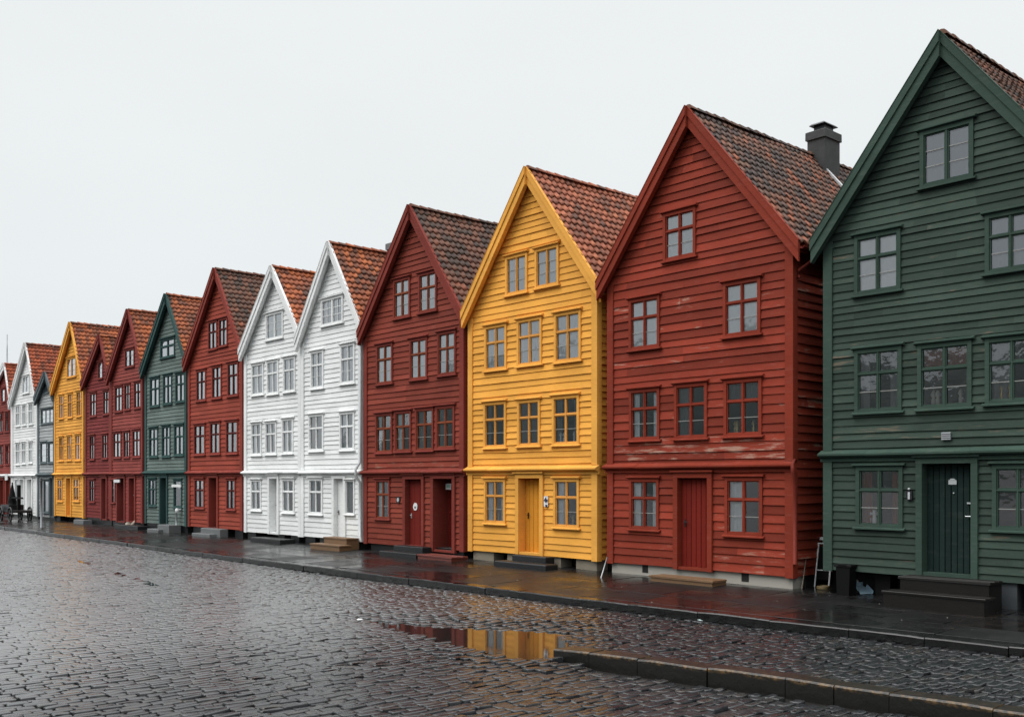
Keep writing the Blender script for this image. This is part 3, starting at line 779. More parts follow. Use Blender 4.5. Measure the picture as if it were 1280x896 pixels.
def gutter(key, side, mat, down=None, pipe=None):
    h, i = Hs[key]; m = MB()
    X, Z = (i['RX'] + .06, i['RZ']) if side > 0 else (i['LX'] - .06, i['LZ'])
    pr = [(X + .065 * math.cos(a), Z - .10 + .065 * math.sin(a)) for a in np.linspace(math.pi, 2 * math.pi, 7)]
    pr += [(X + .055 * math.cos(a), Z - .10 + .055 * math.sin(a)) for a in np.linspace(2 * math.pi, math.pi, 7)]
    m.prism(pr, B + .02, D + 10, 'y')
    m.build('gutter', mat, h, i['o'])
    if down:
        m = MB(); m.tube([(X, D + .3, Z - .15), (X, D + .3, Z - .28), (down, D - .09, Z - .62), (down, D - .09, Z - .8)] + pipe, .038, 8)
        m.build('downpipe', mat if down else mat, h, i['o'], True)
RPIPE = plain('red_painted_pipe', (0.17, 0.025, 0.015), .65, .2, spec=.2)
WPIPE = plain('grey_white_pipe', (0.50, 0.52, 0.52), .4, .15)
x = i2['XR'] + .085
gutter('H2', 1, RPIPE, None)
for (pa, pb) in ((801, 808), (925, 934)):   # cellar vents in the whitewashed footing, shade of the openings put into the colour
    a, b = fx(pa)[0], fx(pb)[0]
    m = MB(); m.box(a, b, D + .052, D + .10, .16, i2['ZBT'] - .004)
    m.build('cellar_vent', VOID, h2, i2['o'])
m = MB(); Zg = i2['RZ'] - .15
m.tube([(i2['RX'] + .06, D + .25, Zg), (i2['RX'] + .06, D + .25, Zg - .22), (x, D + .12, Zg - .40), (x, D + .10, Zg - .55)], .04, 8)
m.build('downpipe', RPIPE, h2, i2['o'], True); m = MB()
m.tube([(x, D - .02, i2['ZB'] + .14), (x, D - .14, i2['ZB'] + .06), (x + .02, D - .14, i2['ZB'] - .12), (x - .01, D - .02, i2['ZB'] - .35), (x - .01, D - .02, .62)], .04, 8)
m.build('downpipe', RPIPE, h2, i2['o'], True)
h5, i5 = Hs['H5']; x = i5['XR'] + .06
m = MB(); m.tube([(i5['RX'] + .05, D + .1, i5['RZ'] - .15), (x, D - .1, i5['RZ'] - .5), (x, D - .1, i5['ZB'] + .35), (x - .02, D - .26, i5['ZB'] + .12), (x, D - .26, i5['ZB'] - .1), (x, D - .1, i5['ZB'] - .3), (x, D - .1, .5)], .045, 8)
m.build('downpipe', WPIPE, h5, i5['o'], True)
gutter('H1', -1, ZINCD)

def plate(key, px, y, w, hh, mat, name, rnd_=False, out=.03, ring=None):
    h, i = Hs[key]; X, Z = P(px, y); m = MB()
    if rnd_:
        pr = [(X + w/2 * math.cos(a), Z + hh/2 * math.sin(a)) for a in np.linspace(0, 2*math.pi, 16, endpoint=False)]
        m.prism(pr, D - out - .012, D - out + .03, 'y')
        if ring is not None:
            pr = [(X + w/3.4 * math.cos(a), Z + hh/3.4 * math.sin(a)) for a in np.linspace(0, 2*math.pi, 12, endpoint=False)]
            m.prism(pr, D - out - .018, D - out - .0125, 'y', 1)
    else: m.box(X - w/2, X + w/2, D - out - .012, D - out + .03, Z - hh/2, Z + hh/2)
    return m.build(name, [mat, ring or mat], h, i['o'])
# green house: louvred vent, bell panel, door plate
h1, i1 = Hs['H1']; X, Z = P(1184, 545); m = MB()
m.box(X - .09, X + .09, D - .04, D - .03, Z - .065, Z + .065)
for k in range(4): m.prism([(D - .04, Z - .055 + k * .036), (D - .06, Z - .065 + k * .036), (D - .055, Z - .05 + k * .036), (D - .04, Z - .035 + k * .036)], X - .085, X + .085)
m.build('wall_vent', ZINCD, h1, i1['o'])
X, Z = P(1138, 618); m = MB()
m.box(X - .055, X + .055, D - .05, D - .02, Z - .10, Z + .07, 0)
m.box(X - .02, X + .02, D - .064, D - .051, Z - .085, Z + .05, 1); m.lathe((X, D - .055, Z + .085), [(.012, 0), (.025, .015), (.025, .03), (.01, .045)], 8, 1)
m.build('bell_panel', [IRON, ZINC], h1, i1['o'])
d1 = [c for c in h1.children if c.name.startswith('door') and not c.name.startswith('door_frame')][0]
X, Z = P(1191, 602, D + .16); m = MB()
m.box(X - .075, X + .075, D + .145, D + .155, Z - .05, Z + .03); m.prism([(X - .06, Z + .032), (X + .06, Z + .032), (X + .03, Z + .06), (X - .03, Z + .06)], D + .145, D + .155, 'y')
m.lathe((X + .02, D + .15, Z - .22), [(.012, 0), (.018, .012), (.012, .024)], 8)
m.build('name_plate', ZINC, d1, i1['o'])
m = MB(); X2 = P(1213, 643, D + .16)[0]
m.box(X2 - .05, X2 + .045, D + .13, D + .155, 1.92, 1.95)
m.build('door_latch', ZINC, d1, i1['o'])
# yellow house: small pointing sign
h3, i3 = Hs['H3']; X, Z = P(683.8, 626.6); m = MB()
m.box(X - .075, X + .075, D - .046, D - .034, Z - .13, Z + .14, 0)
m.prism([(X - .07, Z + .03), (X + .02, Z + .13), (X + .02, Z + .06), (X + .07, Z + .06), (X + .07, Z - .01), (X + .02, Z - .01), (X + .02, Z - .05)], D - .052, D - .0465, 'y', 1)
m.box(X - .01, X + .06, D - .052, D - .0465, Z - .145, Z - .08, 1)
m.build('arrow_sign', [WHITEP, plain('ink_blue', (.015, .018, .05), .5)], h3, i3['o'])
plate('H4', 498.8, 624.5, .20, .22, IRON, 'door_bell', True, .03, ZINC)
h4, i4 = Hs['H4']; d4 = [c for c in h4.children if c.name.split('.')[0] == 'door']
m = MB(); X, Z = P(519.6, 633, D + .12)
pr = [(X + .11 * math.cos(a), Z + .12 * math.sin(a)) for a in np.linspace(0, 2*math.pi, 16, endpoint=False)]
m.prism(pr, D + .10, D + .112, 'y'); m.box(X - .04, X + .05, D + .094, D + .0995, Z - .05, Z + .01, 1)
m.build('round_notice', [WHITEP, ZINCD], d4[0], i4['o'])
m = MB(); X, Z = P(561.4, 608, D + .3)
m.box(X - .13, X + .13, D + .27, D + .3, Z - .09, Z + .09, 0); m.box(X - .09, X + .09, D + .262, D + .2695, Z - .03, Z + .05, 1)
m.build('doorway_sign', [ZINC, plain('pale_green_enamel', (.25, .42, .36), .4)], d4[1], i4['o'])
plate('H9', 148.5, 601, .75, .14, WHITEP, 'fascia_sign', out=.1)
plate('H8', 222.8, 607, .95, .11, WHITEP, 'awning_rail', out=.09)
plate('H8', 205.6, 624, .2, .12, WHITEP, 'door_notice', out=-.2)
plate('H14', 12, 596, .5, .4, WHITEP, 'lantern', out=.2)

# ------------------------------------------------------------------ ground: quay sheet, cobbles, kerbs, pavement
KERB = [(-140, 14.6), (-80, 14.5), (-56, 14.45), (-27, 14.05), (-16, 14.16), (-11, 14.4), (-5.8, 14.74), (6, 15.6), (40, 18.0)]
KX = np.array([k[0] for k in KERB]); KY = np.array([k[1] for k in KERB])
def kerbY(x): return np.interp(x, KX, KY)
K2 = [(-10.62, 10.22), (-8.36, 10.49), (-6.87, 10.75), (-4.34, 11.02), (2, 11.6), (14, 12.8)]
K2X = np.array([k[0] for k in K2]); K2Y = np.array([k[1] for k in K2])
def sm(x, a, b):
    t = np.clip((x - a) / (b - a), 0, 1); return t * t * (3 - 2 * t)
def roadz(x, y):
    """height of the paving: a strip behind the short kerb stays up, the roadway in front dips and holds the puddle"""
    k2 = np.interp(x, K2X, K2Y) + np.where(x < -10.62, (x + 10.62) * -0.02, 0)
    wdt = 0.02 + 1.8 * sm(-x, 10.4, 13.0)
    low = sm(k2 - y, -wdt, wdt)
    z = -0.15 - 0.125 * sm(x, -17, -11) * low
    z = z + 0.012 * np.sin(x * 0.55 + y * 0.3) + 0.012 * np.sin(y * 0.9 - x * 0.21)
    return z
PUD = np.array([(-15.6, 10.15), (-14.4, 10.55), (-13.3, 11.05), (-12.6, 11.6), (-11.9, 11.75), (-11.2, 11.0), (-10.72, 10.45), (-10.45, 9.95), (-10.9, 9.6), (-12.4, 9.78), (-14.0, 9.95)])
def poly_sd(px, py, poly):
    """signed distance, negative inside"""
    d = np.full(px.shape, 1e9); ins = np.zeros(px.shape, bool); n = len(poly)
    for i in range(n):
        a, b = poly[i], poly[(i + 1) % n]; e = b - a
        t = np.clip(((px - a[0]) * e[0] + (py - a[1]) * e[1]) / (e @ e), 0, 1)
        d = np.minimum(d, np.hypot(px - a[0] - t * e[0], py - a[1] - t * e[1]))
        c = ((a[1] > py) != (b[1] > py)) & (px < (b[0] - a[0]) * (py - a[1]) / (b[1] - a[1] + 1e-12) + a[0])
        ins ^= c
    return np.where(ins, -d, d)
WATER_Z = -0.222
PUD2 = [np.array([(-27.4, 10.0), (-26.2, 9.85), (-24.6, 9.7), (-23.2, 9.45), (-23.4, 9.3), (-25.4, 9.5), (-27.0, 9.75)]),
        np.array([(-33.0, 10.75), (-31.2, 10.55), (-30.4, 10.35), (-31.6, 10.4)])]

t = NT('wet_ground'); o = t.obj()
br = t.n('ShaderNodeTexBrick', {'offset': .5}, Vector=o, Scale=4.0, Mortar_Size=.02)
br.inputs['Color1'].default_value = (.045, .043, .042, 1); br.inputs['Color2'].default_value = (.03, .03, .032, 1); br.inputs['Mortar'].default_value = (.012, .011, .010, 1)
JOINT = t.pbr(t.mix(t.noise(o, 5, 5), (.005, .005, .0045), (.014, .012, .010)), .7, .2, t.noise(o, 60, 4), .5, .01)
t = NT('wet_setts_far'); o = t.obj()
v = t.n('ShaderNodeTexVoronoi', {'feature': 'DISTANCE_TO_EDGE'}, Vector=t.n('ShaderNodeMapping', Vector=o, Scale=(5.2, 3.8, 1)).outputs[0], Scale=1.0, Randomness=.35).outputs[0]
FARG = t.pbr(t.mix(t.sstep(v, 0, .12), (.012, .011, .010), (.045, .045, .046)), .34, .5, t.sstep(v, 0, .2), .6, .02)

# far ground to the horizon; a finer patch follows the roadway under the stones
xs = np.array([-1200, -300, -120] + list(np.arange(-84, 13, 1.0)) + [40, 300, 1200]); ys = np.array([-1200, -300, -60, -20] + list(np.arange(-6, 15.0, .5)) + [15.0, 40, 300, 1200])
GX, GY = np.meshgrid(xs, ys, indexing='ij')
inner = (GX >= -84) & (GX <= 12) & (GY > -6) & (GY <= 15)
GZ = np.where(inner, roadz(GX, GY) - 0.055, -0.205)
GZ = np.where(inner & (GX > -13.5) & (np.abs(GY - np.interp(GX, K2X, K2Y)) < 1.6), -.34, GZ)
sdp = poly_sd(GX, GY, PUD); GZ = GZ - .06 * sm(-sdp, -.35, .05)
V = np.stack((GX, GY, GZ), -1).reshape(-1, 3); nx, ny = len(xs), len(ys)
ii, jj = np.meshgrid(np.arange(nx - 1), np.arange(ny - 1), indexing='ij'); a = (ii * ny + jj).ravel()
Q = np.stack((a, a + ny, a + ny + 1, a + 1), -1)
cx = V[Q].mean(1); dc, lc = -CC * cx[:, 0] + SS * cx[:, 1], SS * cx[:, 0] + CC * cx[:, 1]
mi = np.where((cx[:, 0] > -80) & (cx[:, 0] < 3.5) & (cx[:, 1] > .5) & (cx[:, 1] < 15) & (dc > 5.6) & (np.abs(lc) < dc * .56 + 6.4), 0, 1)
g = np_mesh('ground', V, Q, [JOINT, FARG], rng.random(len(Q)), None, True, (0, 0, 0), mi); tag(g, kind='structure')

# setts: courses run across the quay, every stone its own lump
CW, CL = 0.132, 0.265
cxs = np.arange(-80, 4, CW)
SX, SY, SW, SL = [], [], [], []
for x in cxs:
    y = 0.3 + rng.uniform(0, CL); w = CW * rng.uniform(.94, 1.04)
    ymax = kerbY(x) - .02
    while y < ymax:
        l = CL * rng.uniform(.72, 1.3)
        if y + l > ymax: l = ymax - y
        if l > .08: SX.append(x + .012 * math.sin(y * 1.3 + x)); SY.append(y + l / 2); SW.append(w); SL.append(l)
        y += l
SX, SY, SW, SL = map(np.array, (SX, SY, SW, SL))
SX = SX + 0.10 * np.sin(SY * 0.5 + SX * .06) + .04 * np.sin(SY * 1.7)
dpt = -CC * SX + SS * SY; lat = SS * SX + CC * SY
k2n = np.interp(SX, K2X, K2Y)
keep = (dpt > 5.0) & (np.abs(lat) < dpt * .56 + 7) & (SX > -80) & ~((SX > -10.75) & (SY > k2n - SL / 2 - .03) & (SY < k2n + .34 + SL / 2))
SX, SY, SW, SL = SX[keep], SY[keep], SW[keep], SL[keep]; n = len(SX)
sd = poly_sd(SX, SY, PUD)
for p in PUD2: sd = np.minimum(sd, poly_sd(SX, SY, p) + .05)
SZ = roadz(SX, SY) + rng.normal(0, .0045, n)
flat = WATER_Z + .012
near = poly_sd(SX, SY, PUD)
SZ = np.where(near < .9, SZ + (flat - SZ) * sm(-near, -.9, 0), SZ)
SZ = SZ - .045 * sm(-near, -.12, .14)
rough_ = sm(SX, -17, -11)          # the strip by the short kerb is the most uneven
SZ = SZ + rng.normal(0, .006, n) * rough_
tx, ty = rng.normal(0, 1, n) * (.016 + .015 * rough_), rng.normal(0, 1, n) * (.013 + .015 * rough_)
# outline of a worn sett: 12 points round a soft rectangle, three rings and a domed cap
ang = []
for (cx_, cy_, a0) in ((1, 1, 0), (-1, 1, 90), (-1, -1, 180), (1, -1, 270)):
    for k in range(3): ang.append((cx_, cy_, R(a0 + 45 * k)))
ang = np.array(ang)
rings = [(-0.075, 0.0, 1.0), (-0.010, 0.0, 1.0), (-0.002, 0.004, 1.0), (0.0015, 0.012, 1.0), (0.003, 0.027, .9)]
V = np.zeros((n, len(rings), 12, 3)); jit = rng.normal(0, 1, (n, 12, 2)) * (.004 + .003 * sm(SX, -17, -11))[:, None, None]
gap = .0065
for k, (dz, ins, jf) in enumerate(rings):
    rad = 0.026
    hx = (SW / 2 - gap - ins)[:, None]; hy = (np.maximum(SL / 2 - gap - ins, .012))[:, None]
    rr = np.minimum(np.minimum(rad, hx * .9), hy * .9)
    px = ang[None, :, 0] * (hx - rr) + rr * np.cos(ang[None, :, 2]) + jit[:, :, 0] * jf
    py = ang[None, :, 1] * (hy - rr) + rr * np.sin(ang[None, :, 2]) + jit[:, :, 1] * jf
    V[:, k, :, 0] = SX[:, None] + px; V[:, k, :, 1] = SY[:, None] + py
    V[:, k, :, 2] = SZ[:, None] + dz + tx[:, None] * px + ty[:, None] * py
q = []
for k in range(len(rings) - 1):
    for c in range(12): q.append((k*12 + c, k*12 + (c+1) % 12, (k+1)*12 + (c+1) % 12, (k+1)*12 + c))
b = (len(rings) - 1) * 12
for (a_, b_, c_, d_) in ((0, 1, 2, 3), (0, 3, 8, 11), (3, 4, 7, 8), (4, 5, 6, 7), (8, 9, 10, 11)): q.append((b + a_, b + b_, b + c_, b + d_))
q = np.array(q); Q = (np.arange(n)[:, None, None] * (len(rings) * 12) + q[None]).reshape(-1, 4)
COB = wet_stone('wet_setts', [(.012, .013, .015), (.030, .031, .033), (.020, .023, .026), (.050, .040, .032), (.024, .028, .030), (.016, .017, .019), (.055, .055, .052)], .24, .38, .16, 1.0, wetx=(-17.0, -10.5))
rd = np_mesh('road', V.reshape(-1, 3), Q, COB, np.repeat(rng.random(n), len(q)), None, True, (0, 0, 0)); tag(rd, kind='structure')

# puddles
t = NT('still_water'); o = t.obj()
WATER = t.pbr((.012, .011, .010), .05, .55, t.noise(o, 2.2, 2), .02, .01)
m = MB()
def grow(poly, k):
    c = poly.mean(0); return [(p[0] + (p[0] - c[0]) * k, p[1] + (p[1] - c[1]) * k) for p in poly]
m.face([(x, y, WATER_Z) for x, y in grow(PUD, .06)][::-1] if False else [(x, y, WATER_Z) for x, y in grow(PUD, .06)])
for p in PUD2:
    zz = float(roadz(p[:, 0], p[:, 1]).mean()) + .004
    m.face([(x, y, zz) for x, y in p])
w = m.build('puddle', WATER); tag(w, kind='structure')

# kerb stones
KST = wet_stone('wet_kerb_granite', [(.006, .006, .0065), (.012, .012, .0125), (.009, .009, .0085)], .10, .30, .35, .45, 7)
def kerb_run(pts_x, yf, ztop, zbot, wid, lens, mats, mossy=False):
    m = MB(); x = pts_x[0]
    while x < pts_x[1]:
        l = random.uniform(*lens); x1 = min(x + l, pts_x[1]); g = .006
        xa, xb = x + g, x1 - g
        ya, yb = float(yf(xa)), float(yf(xb)); z = ztop(xa, ya) + random.uniform(-.008, .008); zb_ = ztop(xb, yb) + random.uniform(-.008, .008)
        c = .022; e = random.uniform(-.008, .008); r = random.random()
        prof = lambda X, Y, Z: [(X, Y + e, zbot), (X, Y + e, Z - c), (X, Y + e + c * .35, Z - c * .35), (X, Y + e + c, Z), (X, Y + wid, Z + .002), (X, Y + wid, zbot)]
        K = max(2, int((xb - xa) / .25)); prev = None; first = None
        for k in range(K + 1):
            f = k / K; X = xa + (xb - xa) * f; Y = ya + (yb - ya) * f; Z = z + (zb_ - z) * f + random.uniform(-.004, .004)
            if k in (0, K): Z -= .006
            pr = prof(X, Y + random.uniform(-.007, .007), Z)
            if prev:
                for a in range(5): m.face([prev[a], pr[a], pr[a + 1], prev[a + 1]], 0, r)
            else: first = pr
            prev = pr
        m.face(first, 0, r); m.face(prev[::-1], 0, r)
        x = x1
    return m.build('kerb', mats)
kb = kerb_run((-110, 12), kerbY, lambda x, y: 0.0, -.3, .34, (1.0, 1.7), KST); tag(kb, kind='structure')
tm = NT('mossy_kerb_granite'); o = tm.obj()
nn1 = tm.noise(o, 11, 7, .7); nn2 = tm.noise(o, 40, 4, .6)
zz = tm.n('ShaderNodeSeparateXYZ', Vector=o).outputs[2]
edge = tm.math('MULTIPLY', tm.sstep(tm.math('ADD', zz, tm.math('MULTIPLY', nn1, .10)), -.10, -.045), tm.math('SUBTRACT', 1.0, tm.math('MULTIPLY', tm.sstep(tm.n('ShaderNodeSeparateXYZ', Vector=tm.n('ShaderNodeNewGeometry').outputs['Normal']).outputs[2], .8, .97), .85)))
bc = tm.mix(nn2, (.006, .006, .0055), (.018, .017, .015))
bc = tm.mix(tm.math('MULTIPLY', tm.math('MULTIPLY', edge, tm.sstep(nn1, .42, .62)), .8), bc, (.17, .10, .04))
KST2 = tm.pbr(bc, .28, .4, nn1, .5, .015)
y2 = lambda x: np.interp(x, K2X, K2Y)
kb2 = kerb_run((-10.64, 13), y2, lambda x, y: -0.085 - .045 * max(0, min(1, (-9.6 - x))), -.45, .32, (.6, 1.15), KST2); tag(kb2, kind='structure')

# pavement: big worn flags climbing gently to the houses
PAVE = wet_stone('wet_flagstones', [(.007, .007, .0075), (.016, .0155, .015), (.011, .0115, .012), (.026, .020, .015)], .16, .42, .25, .36, 3.5)
def pavez(y, x): return 0.002 + 0.095 * np.clip((y - kerbY(x) - .34) / (D - .3 - kerbY(x)), 0, 1)
m = MB()
for row in range(4):
    x = -110 + random.uniform(0, 1)
    while x < 11:
        l = random.uniform(1.0, 1.9); g = .006
        xa, xb = x + g, x + l - g
        def yy(X, k): 
            k0 = float(kerbY(X)) + .345; return k0 + (D + .7 - k0) * k / 4
        tz = [random.uniform(-.004, .004) for _ in range(4)]
        pts = []
        for (X, k, q_) in ((xa, row, 0), (xb, row, 1), (xb, row + 1, 2), (xa, row + 1, 3)):
            Y = yy(X, k) + (g if q_ < 2 else -g); pts.append((X, Y, float(pavez(Y, X)) + tz[q_]))
        c = .008; r = random.random()
        ctr = np.mean(pts, 0); top = [tuple(np.array(p) + (ctr - p) * c / .6 * np.array((1, 1, 0)) + np.array((0, 0, .004))) for p in pts]
        m.face(top, 0, r)
        for a in range(4): m.face([pts[a], pts[(a + 1) % 4], top[(a + 1) % 4], top[a]], 0, r)
        for a in range(4):
            p0, p1 = pts[a], pts[(a + 1) % 4]; m.face([(p0[0], p0[1], p0[2] - .05), (p1[0], p1[1], p1[2] - .05), p1, p0], 0, r)
        x += l
xs_ = np.linspace(-110, 11, 60)
for a, b_ in zip(xs_, xs_[1:]):
    ka, kb_ = float(kerbY(a)) + .33, float(kerbY(b_)) + .33
    m.face([(a, ka, -.025), (b_, kb_, -.025), (b_, D + .9, .072), (a, D + .9, .072)], 1)
m.face([(-110, D + .72, .095), (11, D + .72, .095), (11, D + 14, .095), (-110, D + 14, .095)], 1)
pv = m.build('pavement', [PAVE, JOINT]); tag(pv, kind='structure')

# ------------------------------------------------------------------ steps, standing on the pavement
def steps(label, tiers, mat, name='doorstep', cat='step'):
    """tiers: (pxL, pxR, yfront, yback, z0, z1)"""
    m = MB(); x0 = min(fx(t_[0], t_[2])[0] for t_ in tiers); x1 = max(fx(t_[1], t_[2])[0] for t_ in tiers)
    o = ((x0 + x1) / 2, tiers[0][2], .08)
    for k, (pl, pr, yf, yb, z0, z1) in enumerate(tiers):
        a, b = fx(pl, yf)[0], fx(pr, yf)[0]
        m.cbox(a, b, yf, yb, z0, z1, .018, .005)
    ob = m.build(name, mat, None, o); tag(ob, label, cat, 'steps along the house fronts'); return ob
def plank_steps(label, tiers, mat, name='wooden_step'):
    m = MB(); x0 = min(fx(t_[0], t_[2])[0] for t_ in tiers); x1 = max(fx(t_[1], t_[2])[0] for t_ in tiers)
    o = ((x0 + x1) / 2, tiers[0][2], .08)
    for (pl, pr, yf, yb, z0, z1) in tiers:
        a, b = fx(pl, yf)[0], fx(pr, yf)[0]
        n_ = max(1, round((yb - yf) / .19))
        for i in range(n_):
            m.cbox(a - .03, b + .03, yf - .02 + (yb - yf) * i / n_ + .004, yf - .02 + (yb - yf) * (i + 1) / n_ - .004, z1 - .045, z1, .008, .004)
        m.box(a, b, yf + .006, yf + .04, z0, z1 - .05); m.box(a, a + .04, yf + .04, yb, z0, z1 - .05); m.box(b - .04, b, yf + .04, yb, z0, z1 - .05)
    ob = m.build(name, mat, None, o); tag(ob, label, 'step', 'steps along the house fronts'); return ob
plank_steps('two dark wet plank steps up to the dark green plank door', [(1104, 1230, 17.05, 17.48, .04, .36), (1125, 1236, 17.48, 18.0, .05, .60)], OAKD)
plank_steps('long low brown plank lying below the door of the chimneyed red house', [(813, 890, 17.35, 17.85, .04, .21)], OAK)
steps('black stone block with rough upper slab under the bright yellow door', [(618, 682, 17.3, 17.72, .03, .22), (640, 682, 17.72, 18.03, .04, .37)], DARKST)
steps('dark grey stone steps below the left door of the dark red house', [(474, 520, 17.3, 17.7, .0, .20), (492, 528, 17.7, 18.03, .02, .36)], DARKST)
plank_steps('low worn red wooden step below the recessed doorway', [(522, 564, 17.3, 17.9, .0, .20)], REDSTEP)
plank_steps('two tier brown timber step below the white door with the side light', [(388, 424, 17.1, 17.55, .0, .26), (405, 433, 17.55, 18.03, .02, .46)], OAK)
steps('black stone step below the left white house door', [(313, 350, 17.4, 18.0, .02, .24)], DARKST)
steps('pair of pale grey stone blocks below the brick red door', [(240, 262, 17.4, 17.8, .02, .2), (251, 275, 17.7, 18.03, .02, .4)], LIGHTST)
steps('pale grey stone blocks beside the dark door of the grey green house', [(184, 198, 17.3, 17.8, .02, .22), (197, 211, 17.5, 18.03, .02, .42)], LIGHTST)
steps('low dark stone step before the tall doorways of the rose red house', [(143, 172, 17.5, 18.03, .02, .26)], DARKST)
steps('grey stone block under the right side of the ochre yellow house front', [(92, 104, 17.6, 18.03, .02, .3)], LIGHTST)

# ------------------------------------------------------------------ street things
def leaf_bits():
    m = MB()
    for _ in range(150):
        px = random.uniform(760, 1279); x = random.uniform(-20, -3.5); y = random.uniform(10.9, 17.6)
        z = float(pavez(y, x)) + .006 if y > kerbY(x) + .36 else None
        if z is None: continue
        s = random.uniform(.008, .022); a = random.uniform(0, 6.28)
        pts = [(x + s * k * math.cos(a + q), y + s * k * math.sin(a + q), z + random.uniform(0, .006)) for q, k in ((0, 1), (1.4, .6), (3.1, 1), (4.6, .5))]
        m.face(pts, random.choice((0, 0, 1)))
    ob = m.build('leaf_litter', [plain('pale_petal', (.5, .48, .42), .6), plain('dead_leaf', (.2, .12, .05), .6)]); tag(ob, kind='stuff')
leaf_bits()

def lump(label, px, y, z, s, mat, name, cat, flat=.5):
    X, Y = G(px, y, z); m = MB()
    m.lathe((X, Y, z - .01), [(s * .5, 0), (s * .95, s * flat * .3), (s, s * flat * .6), (s * .8, s * flat * .9), (s * .3, s * flat * 1.1)], 9)
    m.v = [(a + random.uniform(-.12, .12) * s, b + random.uniform(-.12, .12) * s, c + random.uniform(-.05, .05) * s) for a, b, c in m.v]
    ob = m.build(name, mat, None, (X, Y, z), True); tag(ob, label, cat); return ob
rz_ = lambda px, y: (lambda q: float(roadz(np.array(q[0]), np.array(q[1]))))(G(px, y, -.15))
lump('crumpled white paper lying against the kerb below the yellow house', 717, 754.5, rz_(717, 754), .10, WHITEP, 'crumpled_paper', 'litter', .55)
lump('small white wad of litter by the kerb below the dark red house', 620, 740.5, rz_(620, 741), .06, WHITEP, 'crumpled_paper', 'litter', .5)
lump('pale glassy scrap on the setts by the kerb below the chimneyed red house', 878, 775, rz_(878, 775), .09, plain('clear_scrap', (.4, .5, .48), .25), 'plastic_scrap', 'litter', .4)
lump('round white pebble on the setts at the left tip of the long puddle', 450, 774.5, rz_(450, 775), .055, WHITEP, 'pebble', 'stone', .6)
def weed(label, px, y, n, s):
    z = rz_(px, y); X, Y = G(px, y, z); m = MB()
    for _ in range(n):
        a = random.uniform(0, 6.28); l = s * random.uniform(.5, 1.2); b = random.uniform(.3, 1.0)
        x0, y0 = X + random.gauss(0, s * .5), Y + random.gauss(0, s * .25); w_ = l * .22
        dx, dy = math.cos(a), math.sin(a)
        p = [(x0, y0, z), (x0 + dx * l * .5 - dy * w_, y0 + dy * l * .5 + dx * w_, z + l * b * .6), (x0 + dx * l, y0 + dy * l, z + l * b * .7), (x0 + dx * l * .5 + dy * w_, y0 + dy * l * .5 - dx * w_, z + l * b * .62)]
        m.face(p)
    ob = m.build('weed', WEED, None, (X, Y, z)); tag(ob, label, 'plant', 'weeds sprouting along the kerb')
weed('leafy green weed growing at the kerb foot left of the white paper', 678, 749.5, 60, .12)
weed('tiny bright green weed at the kerb foot right of the white paper', 793, 765, 26, .07)
weed('sparse brownish weed at the kerb foot before the right white house', 418, 717.5, 30, .11)

# black square bins under the green house, a scoop between them
def bin_(label, px, y, w, hh):
    X, Y = G(px, y, .07); o = (X, Y, .07)
    m = MB(); m.prism([(X - w/2 * .86, .07), (X + w/2 * .86, .07), (X + w/2, .07 + hh), (X - w/2, .07 + hh)], Y - w * .45, Y + w * .45, 'y')
    r = thing('bin', o, label, 'bin', 'black bins at the green house'); m.build('bin_body', BLACKP, r, o)
    m = MB(); m.cbox(X - w/2 - .03, X + w/2 + .03, Y - w * .5, Y + w * .5, .07 + hh + .002, .12 + hh, .02, .004); lid = m.build('lid', BLACKP, r, o)
    m = MB(); m.tube([(X - .08, Y - w * .5, hh + .1), (X - .08, Y - w * .55, hh + .12), (X + .08, Y - w * .55, hh + .12), (X + .08, Y - w * .5, hh + .1)], .01, 6); m.build('handle', BLACKP, lid, o)
bin_('black lidded bin by the left corner of the dark green house', 1058, 745, .30, .58)
bin_('black lidded bin beside the plank steps of the dark green house', 1108, 746, .34, .52)
X, Y = G(1078, 741, .08); o = (X, Y, .08); r = thing('scoop', o, 'pale blue plastic hand scoop lying between the two black bins', 'scoop')
m = MB(); a = R(-35)
def T(u, v, z): u *= 1.25; v *= 1.2; return (X + u * math.cos(a) - v * math.sin(a), Y - .12 + u * math.sin(a) + v * math.cos(a), .24 + z - .42 * u)
m.face([T(0, -.09, .0), T(.25, -.11, .0), T(.25, .11, .0), T(0, .09, .0)]); m.face([T(0, -.09, .0), T(.25, -.11, .0), T(.25, -.12, .06), T(0, -.10, .07)])
m.face([T(0, .09, .0), T(.25, .11, .0), T(.25, .12, .06), T(0, .10, .07)]); m.face([T(0, -.09, .0), T(0, .09, .0), T(0, .10, .07), T(0, -.10, .07)])
m.build('blade', BLUEP, r, o); m = MB(); m.tube([T(0, 0, .03), T(-.12, 0, .06), T(-.25, 0, .08)], [.022, .018, .022], 8); m.build('handle', WHITEP, r, o, True)
